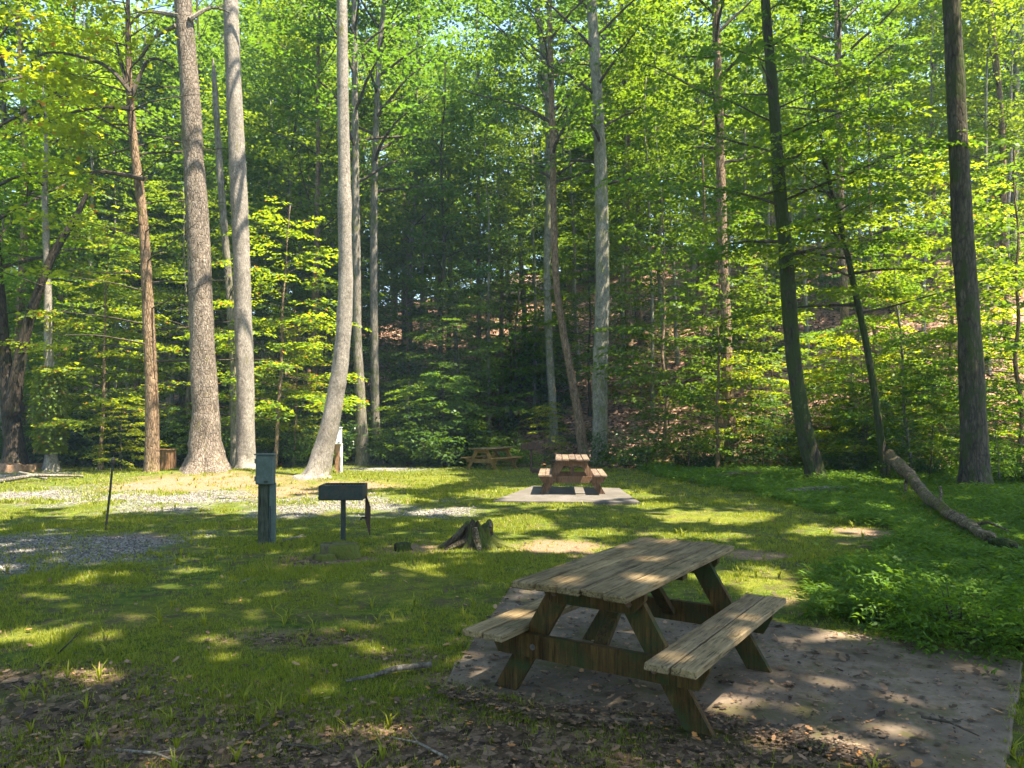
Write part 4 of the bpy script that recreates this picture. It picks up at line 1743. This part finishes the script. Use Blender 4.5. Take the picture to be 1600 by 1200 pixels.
# mid-distance trunks placed where the photo shows them
for (u, y, s, i) in [(40, 32, 1.15, 1), (5, 36, 1.2, 0), (95, 37, 1.2, 1), (1590, 40, 1.2, 0), (455, 52, 1.2, 1), (640, 38, 1.0, 0), (690, 36, .75, 2), (745, 41, .9, 1), (785, 40, .8, 1), (820, 45, 1.0, 0), (985, 41, 1.25, 1), (1003, 43, 1.0, 1), (1040, 36, .7, 3),
                     (1085, 45, 1.0, 0), (1215, 48, 1.1, 0), (1390, 42, 1.1, 2), (1580, 33, 1.0, 1),
                     (430, 37, .9, 2), (470, 44, 1.0, 0), (520, 40, .8, 3), (285, 36, 1.0, 2), (200, 38, .9, 0), (150, 34, .8, 3), (110, 42, 1.0, 2)]:
    x = (u - 800) / F * y
    put(CAN[i], gpt(x, y), rnd.uniform(0, 6.28), s, CL[i], 'trees of the wooded slope')
    taken.append((x, y, 1.0))
PL = ['pale pole thin tree on the wooded slope', 'grey pole thin tree on the wooded slope', 'brown pole thin tree on the wooded slope']
for (u, y, s, i) in [(1020, 34, .9, 0), (1060, 39, 1.0, 1), (1100, 33, .9, 2), (1165, 40, 1.1, 0), (1188, 35, .9, 1), (1205, 44, 1.1, 2), (1262, 37, 1.0, 0), (1290, 43, 1.1, 1), (1345, 37, .9, 0),
                     (1365, 33, .9, 2), (1405, 38, 1.0, 0), (1440, 34, .9, 1), (1465, 42, 1.1, 2), (1545, 32, 1.0, 0), (1575, 38, 1.0, 1), (975, 38, 1.0, 0), (905, 40, 1.1, 1), (835, 37, .9, 0),
                     (795, 42, 1.1, 2), (765, 36, .9, 0), (720, 40, 1.0, 1), (660, 37, 1.0, 0), (625, 41, 1.0, 1), (1140, 48, 1.2, 0), (1320, 50, 1.2, 1), (1240, 52, 1.2, 0), (1500, 47, 1.2, 0),
                     (685, 45, 1.1, 2), (945, 47, 1.2, 0), (440, 36, 1.0, 1), (410, 41, 1.1, 0), (480, 38, 1.0, 2), (260, 40, 1.0, 1), (180, 36, 1.0, 0)]:
    x = (u - 800) / F * y
    put(POL[i], gpt(x, y), rnd.uniform(0, 6.28), s, PL[i], 'thin trees of the wooded slope')
    taken.append((x, y, .7))
# understory trees and saplings that show at particular spots
for (u, y, s, i) in [(1120, 26, .80, 3), (1420, 24, .7, 1), (1590, 22, .9, 3), (720, 33, .75, 0), (640, 36, .95, 3),
                     (430, 27.5, .9, 2), (160, 27.5, .85, 2), (90, 33, 1.05, 1), (300, 32, 1.1, 1), (500, 35, 1.0, 0), (460, 30, .55, 2), (-30, 29, 1.1, 1), (800, 38, 1.0, 1), 
                     (1480, 29, 1.0, 2), (585, 39, 1.0, 3)]:
    x = (u - 800) / F * y
    put(UND[i], gpt(x, y), rnd.uniform(0, 6.28), s, UL[i], 'understory trees of the wood')
    taken.append((x, y, .8))
for (u, y, s, i) in [(690, 30.5, .9, 0), (1075, 26.5, .7, 1), (1010, 27, .55, 0), (1190, 26, .6, 0), (1450, 21.5, .7, 0), (1560, 19.5, .6, 1), (1410, 26, .9, 1), (190, 26.5, .6, 2),
                     (640, 31.5, .8, 1), (1350, 24.5, .7, 0), (130, 30, .9, 1), (420, 33, .8, 0), (300, 29.5, .6, 0)]:
    x = (u - 800) / F * y
    put(SAP[i], gpt(x, y), rnd.uniform(0, 6.28), s, SLb[i], 'saplings at the wood edge')
for (u, y, s) in [(635, 34, 1.3), (1345, 25, .6), (1230, 26.5, .8), (1420, 21, .5)]:
    x = (u - 800) / F * y
    put(PIN, gpt(x, y), rnd.uniform(0, 6.28), s, 'feathery bluish pine sapling at the wood edge', 'pine saplings')
scatter(CAN, CL, 'trees of the wooded slope', 46, 30, 74, 2.0, .75, 1.2, 0)
for i in range(26):
    y = rnd.uniform(33, 60)
    x = rnd.uniform(-.78, -.12) * y
    if free(x, y, 1.4):
        q = rnd.choice((0, 1, 1, 3))
        put(CAN[q], gpt(x, y), rnd.uniform(0, 6.28), rnd.uniform(.8, 1.15), CL[q], 'trees of the wooded slope')
        taken.append((x, y, 1.4))
scatter(UND, UL, 'understory trees of the wood', 85, 30, 75, 1.8, .55, 1.15, 1, bias=1.2)
scatter(SAP, SLb, 'saplings at the wood edge', 42, 24, 52, .9, .5, 1.3, -2)
scatter(SHR, HL, 'shrubs at the forest edge', 70, 24, 50, .9, .5, 1.2, -1.5, 14)
for i, (u, y, s) in enumerate([(430, 30.5, 1.3), (470, 31, 1.5), (510, 32, 1.3), (610, 31.5, 1.2), (640, 31, 1.3), (670, 30.5, 1.4), (700, 30.5, 1.5), (735, 31.5, 1.2), (150, 30, 1.5), (190, 30.5, 1.7),
                               (220, 30, 1.4), (120, 31, 1.6), (290, 31, 1.5), (320, 32, 1.4), (250, 32, 1.6), (350, 31.5, 1.3), (400, 32, 1.6), (55, 31, 1.5), (545, 33, 1.6), (760, 33, 1.4),
                               (1075, 27, .6), (1450, 23, .5), (1590, 20, .7), (1320, 24, .5)]):
    x = (u - 800) / F * y
    put(SHR[i % 3], gpt(x, y), rnd.uniform(0, 6.28), s, HL[i % 3], 'shrubs at the forest edge')
# the wood goes on behind the camera and to its left
for i in range(34):
    x, y = (rnd.uniform(-28, 28), rnd.uniform(-24, -7)) if i < 26 else (rnd.uniform(-30, -19), rnd.uniform(-2, 13))
    if free(x, y, 1.8):
        q = i % 4
        put(CAN[q] if i % 2 else UND[q], gpt(x, y), rnd.uniform(0, 6.28), rnd.uniform(.8, 1.1), (CL if i % 2 else UL)[q].split(' among')[0] + ' in the wood outside the photo', 'trees around the clearing outside the photo')
        taken.append((x, y, 1.8))
for p in PROTO:
    if id(p) not in used:
        for ch in list(p.children):
            bpy.data.objects.remove(ch)
        bpy.data.objects.remove(p)


# ------------------------------------------------------------------ far-off wood on the ridge, one mass
def far_wood():
    rng = np.random.default_rng(77)
    tp = sprays(.42, (1.8, 3.0), 6, 900)
    parts = []
    b = MB()
    for i in range(330):
        y = rng.uniform(60, 100)
        x = rng.uniform(-1, 1) * (.74 * y + 4)
        z0 = float(gz(x, y))
        H = rng.uniform(15, 24)
        if i % 4 == 0:
            b.tube([(x, y, z0 - .5), (x + rng.uniform(-.5, .5), y, z0 + H * .5), (x, y, z0 + H)], [.25, .17, .05], 5)
        for k in range(40):
            f = rng.uniform(.03, 1)
            r = rng.uniform(0, 3.2) * (1.1 - .5 * f)
            a = rng.uniform(0, 6.28)
            parts.append(xf(tp[rng.integers(6)], np.array([x + r * math.cos(a), y + r * math.sin(a), z0 + H * f]), a, rng.uniform(-.3, .4), 0))
    P, D, Nn, S = cat(parts)
    tag(link('far_wood', leaves_mesh('far_wood', P, D, Nn, S), M['leaf_mid']), 'far wood on the ridge reading as one green mass', 'wood', kind='stuff')
    tag(b.obj('far_trunks', M['bark_grey_d']), 'thin far trunks on the ridge behind the slope trees', 'wood', kind='stuff')


far_wood()


# ------------------------------------------------------------------ ground cover
def sample_view(n, ylo, yhi, rng, power=1.0):
    """random ground points inside a wedge in front of the camera, denser near it"""
    u = rng.random(n)
    y = ylo * (yhi / ylo) ** (u ** power)
    x = rng.uniform(-1, 1, n) * (.72 * y + .6)
    return x, y


def grass():
    rng = np.random.default_rng(3)
    Vs = []
    for (n, ylo, yhi, hh, ww, nb) in ((190000, 2.6, 9, .026, .003, 3), (120000, 8, 16, .034, .006, 3), (80000, 15, 31, .048, .013, 3)):
        x, y = sample_view(n, ylo, yhi, rng)
        keep = 1 - .5 * m_litter(x, y) - .8 * m_dirt(x, y) - .82 * m_gravel(x, y) - .15 * m_moss(x, y)
        keep *= np.clip(-1.25 + 3.5 * fbm(x * 1.5, y * 1.5, 15), .06, 1)
        sw = .30 * np.clip(fbm(x * 3, y * 3, 91) - .3, 0, 1)
        rim = in_poly(SLAB, x, y) & ~in_poly(SLAB, x - sw * .3, y - sw)
        keep *= (~in_poly(SLAB, x, y) | rim) & ~in_poly(SLAB2, x, y)
        keep *= hill_d(x, y) < 0.5
        k = rng.random(n) < keep
        x, y = x[k], y[k]
        z = np.where(in_poly(SLAB, x, y), .03, gz(x, y))
        clump = .25 + 1.3 * fbm(x * 2.2, y * 2.2, 19)
        for j in range(nb):
            m = len(x)
            h_ = hh * clump * rng.uniform(.5, 1.5, m)
            a = rng.uniform(0, 2 * PI, m)
            ln = rng.uniform(.2, .9, m) * h_
            bx = x + rng.normal(0, ww * 2, m)
            by = y + rng.normal(0, ww * 2, m)
            px, py = -np.sin(a) * ww, np.cos(a) * ww
            tx, ty = bx + np.cos(a) * ln, by + np.sin(a) * ln
            Vs.append(np.stack([np.stack([bx - px, by - py, z - .004], 1), np.stack([bx + px, by + py, z - .004], 1), np.stack([tx, ty, z + h_], 1)], 1))
    V = np.concatenate(Vs).reshape(-1, 3)
    me = np_mesh('grass', V, np.arange(len(V)).reshape(-1, 3))
    tag(link('grass', me, M['grass']), 'short patchy green grass covering the clearing', 'grass', kind='stuff')
    # taller tufts
    x, y = sample_view(1500, 3.4, 26, rng)
    k = (rng.random(len(x)) < .5 * (1 - m_gravel(x, y))) & ~in_poly(SLAB, x, y) & ~in_poly(SLAB2, x, y) & (fbm(x * .9, y * .9, 66) > .5)
    x, y = x[k], y[k]
    z = gz(x, y)
    Vs = []
    for j in range(7):
        m = len(x)
        h_ = rng.uniform(.05, .12, m)
        a = rng.uniform(0, 2 * PI, m)
        w = .003 + .0004 * y
        r1 = h_ * .25
        r2 = h_ * rng.uniform(.5, 1.0, m)
        px, py = -np.sin(a) * w, np.cos(a) * w
        c, s = np.cos(a), np.sin(a)
        p0a = np.stack([x - px, y - py, z], 1)
        p0b = np.stack([x + px, y + py, z], 1)
        p1b = np.stack([x + c * r1 + px, y + s * r1 + py, z + h_ * .7], 1)
        p1a = np.stack([x + c * r1 - px, y + s * r1 - py, z + h_ * .7], 1)
        p2a = np.stack([x + c * r2 - px * .2, y + s * r2 - py * .2, z + h_], 1)
        p2b = np.stack([x + c * r2 + px * .2, y + s * r2 + py * .2, z + h_], 1)
        Vs.append(np.stack([p0a, p0b, p1b, p1a, p1a, p1b, p2b, p2a], 1))
    V = np.concatenate(Vs).reshape(-1, 3)
    tag(link('grass_tufts', np_mesh('grass_tufts', V, np.arange(len(V)).reshape(-1, 4)), M['grass']), 'taller tufts of fresh grass dotted over the clearing', 'grass', kind='stuff')


grass()


def weeds():
    rng = np.random.default_rng(4)
    n = 110000
    y = 5.0 * (30 / 5.0) ** rng.random(n)
    x = rng.uniform(.05, .95, n) * (.78 * y + 1.2)
    k = (m_weed(x, y) > .5) & ~in_poly(SLAB, x, y)
    x, y = x[k], y[k]
    z = gz(x, y)
    n = len(x)
    print('weeds', n)
    near_log = np.min(np.stack([np.hypot(x - q_.x + .05, y - q_.y + .35) for q_ in lp]), 0)
    hmap = np.clip((near_log - .25) / 1.1, .04, 1) * (.05 + .19 * np.clip(fbm(x * .7, y * .7, 25) * 1.3 - .1, 0, 1))
    P, D, Nn, S = [], [], [], []
    for j in range(5):
        h_ = hmap * (j + 1) / 5 * rng.uniform(.8, 1.2, n)
        a = rng.uniform(0, 2 * PI, n)
        r = .02 + .10 * (j / 7) * rng.random(n)
        P.append(np.stack([x + r * np.cos(a), y + r * np.sin(a), z + h_], 1))
        D.append(np.stack([np.cos(a), np.sin(a), rng.uniform(-.5, .5, n)], 1))
        Nn.append(np.stack([rng.normal(0, .35, n), rng.normal(0, .35, n), np.ones(n)], 1))
        S.append(rng.uniform(.03, .10, n) * (.8 + y / 24))
    me = leaves_mesh('weeds', np.concatenate(P), np.concatenate(D), np.concatenate(Nn), np.concatenate(S), .12, .03)
    tag(link('weeds', me, M['weed']), 'dense lush green weeds filling the right side of the clearing', 'weeds', kind='stuff')
    # pale grass stalks standing above the weeds
    n2_ = 7000
    ys = 5.2 * (22 / 5.2) ** rng.random(n2_)
    xs = rng.uniform(.05, .95, n2_) * (.78 * ys + 1.2)
    k = (m_weed(xs, ys) > .5) & ~in_poly(SLAB, xs, ys) & (fbm(xs * .9, ys * .9, 12) > .45)
    xs, ys = xs[k], ys[k]
    zs = gz(xs, ys)
    a = rng.uniform(0, 6.28, len(xs))
    h_ = rng.uniform(.08, .30, len(xs)) * np.clip((np.min(np.stack([np.hypot(xs - q_.x, ys - q_.y + .3) for q_ in lp]), 0)) / 1.2, .1, 1)
    Vs = []
    wd = .0025 + .0002 * ys
    for (t0, t1) in ((0, .5), (.5, .8), (.8, 1)):
        q = []
        for (t_, sgn) in ((t0, -1), (t0, 1), (t1, 1), (t1, -1)):
            bend = h_ * .6 * t_ ** 2
            ww = wd * (1.1 - t_)
            q.append(np.stack([xs + np.cos(a) * bend - np.sin(a) * ww * sgn, ys + np.sin(a) * bend + np.cos(a) * ww * sgn, zs + h_ * (t_ - .25 * t_ ** 2)], 1))
        Vs.append(np.stack(q, 1))
    V = np.concatenate(Vs).reshape(-1, 3)
    tag(link('grass_stalks', np_mesh('grass_stalks', V, np.arange(len(V)).reshape(-1, 4)), M['grass']), 'pale arching grass stalks among the weeds at right', 'grass', kind='stuff')
    # ground herbs along the foot of the slope
    n = 9000
    y = 22 + 22 * rng.random(n)
    x = rng.uniform(-1, 1, n) * (.72 * y)
    d = hill_d(x, y)
    k = (d > -2.5) & (d < np.where(x > 4, 4, 12)) & (fbm(x * .5, y * .5, 35) > .46)
    x, y = x[k], y[k]
    z = gz(x, y)
    n = len(x)
    P, D, Nn, S = [], [], [], []
    for j in range(6):
        a = rng.uniform(0, 2 * PI, n)
        h_ = rng.uniform(.08, .4, n)
        r = rng.uniform(.02, .2, n)
        P.append(np.stack([x + r * np.cos(a), y + r * np.sin(a), z + h_], 1))
        D.append(np.stack([np.cos(a), np.sin(a), rng.uniform(-.4, .3, n)], 1))
        Nn.append(np.stack([rng.normal(0, .35, n), rng.normal(0, .35, n), np.ones(n)], 1))
        S.append(rng.uniform(.1, .2, n))
    tag(link('ground_herbs', leaves_mesh('ground_herbs', np.concatenate(P), np.concatenate(D), np.concatenate(Nn), np.concatenate(S), .3), M['leaf_green']),
        'low leafy plants covering the foot of the wooded slope', 'ground cover', kind='stuff')


weeds()


def litter():
    rng = np.random.default_rng(8)
    m, nt, out = new_mat('dead_leaves')
    g = N(nt, 'ShaderNodeNewGeometry')
    col = ramp(nt, g.outputs['Random Per Island'], [(0, (.03, .02, .014)), (.45, (.085, .055, .036)), (.8, (.18, .115, .07)), (.95, (.32, .20, .12)), (1, (.48, .2, .04))])
    principled(nt, out, col, .75, None, 0, .25)

    def leafset(x, y, z, s):
        n = len(x)
        a = rng.uniform(0, 2 * PI, n)
        curl = rng.uniform(-.1, .45, n) * s
        tilt = rng.normal(0, .55, n)
        prof = [(0, 0), (.25, .30), (.45, .20), (.6, .34), (.78, .16), (1.0, 0)]
        V = []
        c, sn = np.cos(a), np.sin(a)

        def pt(t, w):
            lx = (t - .5) * s
            ly = w * s
            zz = z + .006 + curl * (abs(w) * 2.2) ** 2 + curl * .5 * (2 * t - 1) ** 2 + tilt * lx * .4 + np.abs(tilt) * s * .2
            return np.stack([x + lx * c - ly * sn, y + lx * sn + ly * c, zz], 1)
        for i in range(5):
            (t0, w0), (t1, w1) = prof[i], prof[i + 1]
            V.append([pt(t0, -w0), pt(t0, w0), pt(t1, w1), pt(t1, -w1)])
        ring = [pt(t, -w) for (t, w) in prof] + [pt(t, w) for (t, w) in prof[1:-1]]
        R = np.stack(ring, 1)                       # n,10,3
        idx = []
        lo = [0, 1, 2, 3, 4, 5]
        hi = [0, 6, 7, 8, 9, 5]
        for i in range(5):
            if i == 0:
                idx.append((0, 1, 6, 6))
            elif i == 4:
                idx.append((4, 5, 5, 9))
            else:
                idx.append((lo[i], lo[i + 1], hi[i + 1], hi[i]))
        tri = []
        for q in idx:
            a_, b_, c_, d_ = q
            if b_ != c_ and c_ != d_:
                tri += [(a_, b_, c_), (a_, c_, d_)]
            elif c_ == d_:
                tri.append((a_, b_, c_))
            else:
                tri.append((a_, b_, d_))
        T = np.array(tri)
        F_ = (T[None] + (np.arange(n) * 10)[:, None, None]).reshape(-1, 3)
        return R.reshape(-1, 3), F_
    # on the grass
    x, y = sample_view(95000, 2.5, 14, rng)
    k = (rng.random(len(x)) < .6 * m_litter(x, y) + .04 + .16 * (fbm(x * 2.4, y * 2.4, 133) > .62)) & ~in_poly(SLAB, x, y)
    x, y = x[k], y[k]
    V1, F1 = leafset(x, y, gz(x, y) + .008, rng.uniform(.010, .026, len(x)) + .045 * rng.random(len(x)) ** 6)
    # on the pad
    n = 24000
    sx = rng.uniform(-1, 6, n)
    sy = rng.uniform(2.5, 8, n)
    k = in_poly(SLAB, sx, sy) & (fbm(sx * 1.7, sy * 1.7, 55) + .25 * (sx < 2.2) + rng.random(n) * .55 > .80)
    V2, F2 = leafset(sx[k], sy[k], np.full(k.sum(), .034), rng.uniform(.008, .024, k.sum()) + .06 * rng.random(k.sum()) ** 7)
    # drifts along the front rim of the pad
    ex, ey = [], []
    for i in range(2, len(SLAB) - 2):
        a, b_ = SLAB[i], SLAB[i + 1]
        m_ = int((b_ - a).length * 700)
        t_ = rng.random(m_)
        ex.append(a.x + (b_.x - a.x) * t_ + rng.normal(0, .06, m_))
        ey.append(a.y + (b_.y - a.y) * t_ + rng.normal(.01, .07, m_))
    ex, ey = np.concatenate(ex), np.concatenate(ey)
    V3, F3 = leafset(ex, ey, np.where(in_poly(SLAB, ex, ey), .034, rng.uniform(.01, .035, len(ex))), rng.uniform(.012, .04, len(ex)))
    V = np.concatenate([V1, V2, V3])
    Fc = np.concatenate([F1, F2 + len(V1), F3 + len(V1) + len(V2)])
    me = np_mesh('leaf_litter', V, Fc)
    tag(link('leaf_litter', me, m), 'brown fallen leaves scattered over the foreground ground and the pad', 'fallen leaves', kind='stuff')
    # leaf litter on the slope
    n = 42000
    y = 23 + 32 * rng.random(n) ** 1.3
    x = rng.uniform(-1, 1, n) * (.72 * y)
    d = hill_d(x, y)
    k = (d > -2) & (d < 24)
    x, y = x[k], y[k]
    n = len(x)
    P = np.stack([x, y, gz(x, y) + .03], 1)
    a = rng.uniform(0, 6.28, n)
    D = np.stack([np.cos(a), np.sin(a), rng.normal(.1, .3, n)], 1)
    tag(link('forest_litter', leaves_mesh('forest_litter', P, D, np.tile([0, 0, 1.], (n, 1)) + rng.normal(0, .35, (n, 3)), rng.uniform(.1, .2, n)), m),
        'reddish brown fallen leaves covering the wooded slope', 'fallen leaves', kind='stuff')


litter()


def gravel():
    rng = np.random.default_rng(9)
    n = 170000
    y = 8.0 * (28 / 8.0) ** rng.random(n)
    x = rng.uniform(-1, .1, n) * (.72 * y + .6)
    k = rng.random(n) < m_gravel(x, y) * .7 - .16
    x, y = x[k], y[k]
    n = len(x)
    print('gravel', n)
    z = gz(x, y)
    s = rng.uniform(.008, .021, n) * (1 + .025 * (y - 8))
    dirs = np.array([[1, 0, 0], [0, 1, 0], [-1, 0, 0], [0, -1, 0], [0, 0, 1], [0, 0, -.5]], float)
    V = np.stack([x, y, z], 1)[:, None, :] + dirs[None] * s[:, None, None] * rng.uniform(.6, 1.3, (n, 6, 1)) + rng.normal(0, .12, (n, 6, 3)) * s[:, None, None]
    T = np.array([(0, 1, 4), (1, 2, 4), (2, 3, 4), (3, 0, 4), (1, 0, 5), (2, 1, 5), (3, 2, 5), (0, 3, 5)])
    Fc = (T[None] + (np.arange(n) * 6)[:, None, None]).reshape(-1, 3)
    m, nt, out = new_mat('gravel_stone')
    g = N(nt, 'ShaderNodeNewGeometry')
    col = ramp(nt, g.outputs['Random Per Island'], [(0, (.06, .054, .046)), (.5, (.135, .122, .105)), (1, (.30, .27, .235))])
    principled(nt, out, col, .85, None, 0, .3)
    tag(link('gravel', np_mesh('gravel', V.reshape(-1, 3), Fc), m), 'pale grey gravel patches crossing the left of the clearing', 'gravel', kind='stuff')


gravel()


# ferns and pale herb
def fern(base, s, label, seed):
    rng = np.random.default_rng(seed)
    b = MB()
    P, D, Nn, S = [], [], [], []
    for i in range(9):
        az = i * 2.4 + rng.uniform(-.3, .3)
        pts = []
        for k in range(13):
            t = k / 12
            r = s * t * .8
            z = s * (1.15 * t - .85 * t * t)
            pts.append(Vector((r * math.cos(az), r * math.sin(az), z)))
        b.tube(pts, [.004] * 13, 4)
        for k in range(2, 13):
            for sd in (-1, 1):
                a2 = az + sd * 1.25
                P.append(list(pts[k]))
                D.append([math.cos(a2), math.sin(a2), -.15])
                Nn.append([math.cos(az) * -.3, math.sin(az) * -.3, 1])
                S.append(s * .30 * (1 - abs(k / 12 - .4) * 1.2) + .015)
    t = thing('fern', label, 'fern', base, 0, 'ferns')
    b.obj('stems', M['weed'], t)
    link('fronds', leaves_mesh('fronds', np.array(P), np.array(D), np.array(Nn), np.array(S), .13, .02), M['weed'], t)


for i, (u, v, s, lab) in enumerate([(1475, 905, .5, 'arching fern in the weeds above the far corner of the near concrete pad'),
                                    (1100, 742, .6, 'fern at the slope edge left of the moss covered log'),
                                    (1550, 735, .8, 'yellowish fern right of the thick dark trunk'),
                                    (1430, 735, .6, 'fern between the fallen log and the thick dark trunk'),
                                    (1160, 735, .6, 'fern beside the scarred base of the tan trunk')]):
    fern(gp(u, v), s, lab, i)
o = shrub_proto(261, 'weed', .055, .42, 1.0, .2, 18)
o.name = 'pale_herb'
o.location = gp(1500, 1000)
tag(o, 'bushy pale green herb beside the far edge of the near concrete pad', 'herb')

# ------------------------------------------------------------------ light, sky, camera
w = bpy.data.worlds.new('World')
sc.world = w
w.use_nodes = True
nt = w.node_tree
bg = nt.nodes['Background']
sky = nt.nodes.new('ShaderNodeTexSky')
sky.sky_type = 'NISHITA'
sky.sun_disc = False
sky.sun_elevation = EL
sky.sun_rotation = math.atan2(SH[0], SH[1])
nt.links.new(sky.outputs[0], bg.inputs[0])
bg.inputs[1].default_value = .125
sl = bpy.data.lights.new('sun', 'SUN')
sl.energy = 5.0
sl.angle = math.radians(.53)
sl.color = (1, .885, .69)
so = bpy.data.objects.new('sun', sl)
C.objects.link(so)
dv = Vector((SH[0] * math.cos(EL), SH[1] * math.cos(EL), math.sin(EL)))
so.rotation_euler = dv.to_track_quat('Z', 'Y').to_euler()
so.location = (0, 0, 60)

hb = MB()
hb.add([(x, y, z) for z in (-1.8, 62) for (x, y) in ((-1200, -900), (1200, -900), (1200, 1600), (-1200, 1600))],
       [(3, 2, 1, 0), (4, 5, 6, 7), (0, 1, 5, 4), (1, 2, 6, 5), (2, 3, 7, 6), (3, 0, 4, 7)])
hm, hn, ho = new_mat('haze_air')
pv = N(hn, 'ShaderNodeVolumePrincipled')
pv.inputs['Color'].default_value = (.55, .8, 1, 1)
pv.inputs['Density'].default_value = .0008
hn.links.new(pv.outputs[0], ho.inputs['Volume'])
tag(hb.obj('haze', hm), kind='stuff')

cd = bpy.data.cameras.new('camera')
cd.sensor_fit = 'HORIZONTAL'
cd.sensor_width = 36
cd.lens = 36 * F / 1600
cd.clip_start = .05
cd.clip_end = 3000
co = bpy.data.objects.new('camera', cd)
C.objects.link(co)
co.location = (0, 0, CH)
co.rotation_euler = (PI / 2 + PIT, 0, 0)
sc.camera = co

sc.view_settings.view_transform = 'Standard'
sc.view_settings.look = 'None'
sc.view_settings.exposure = 2.3
sc.view_settings.gamma = 1
sc.cycles.max_bounces = 6
sc.cycles.diffuse_bounces = 3
sc.cycles.glossy_bounces = 2
sc.cycles.transmission_bounces = 4
sc.cycles.transparent_max_bounces = 4
sc.cycles.caustics_reflective = False
sc.cycles.caustics_refractive = False
sc.cycles.use_denoising = True
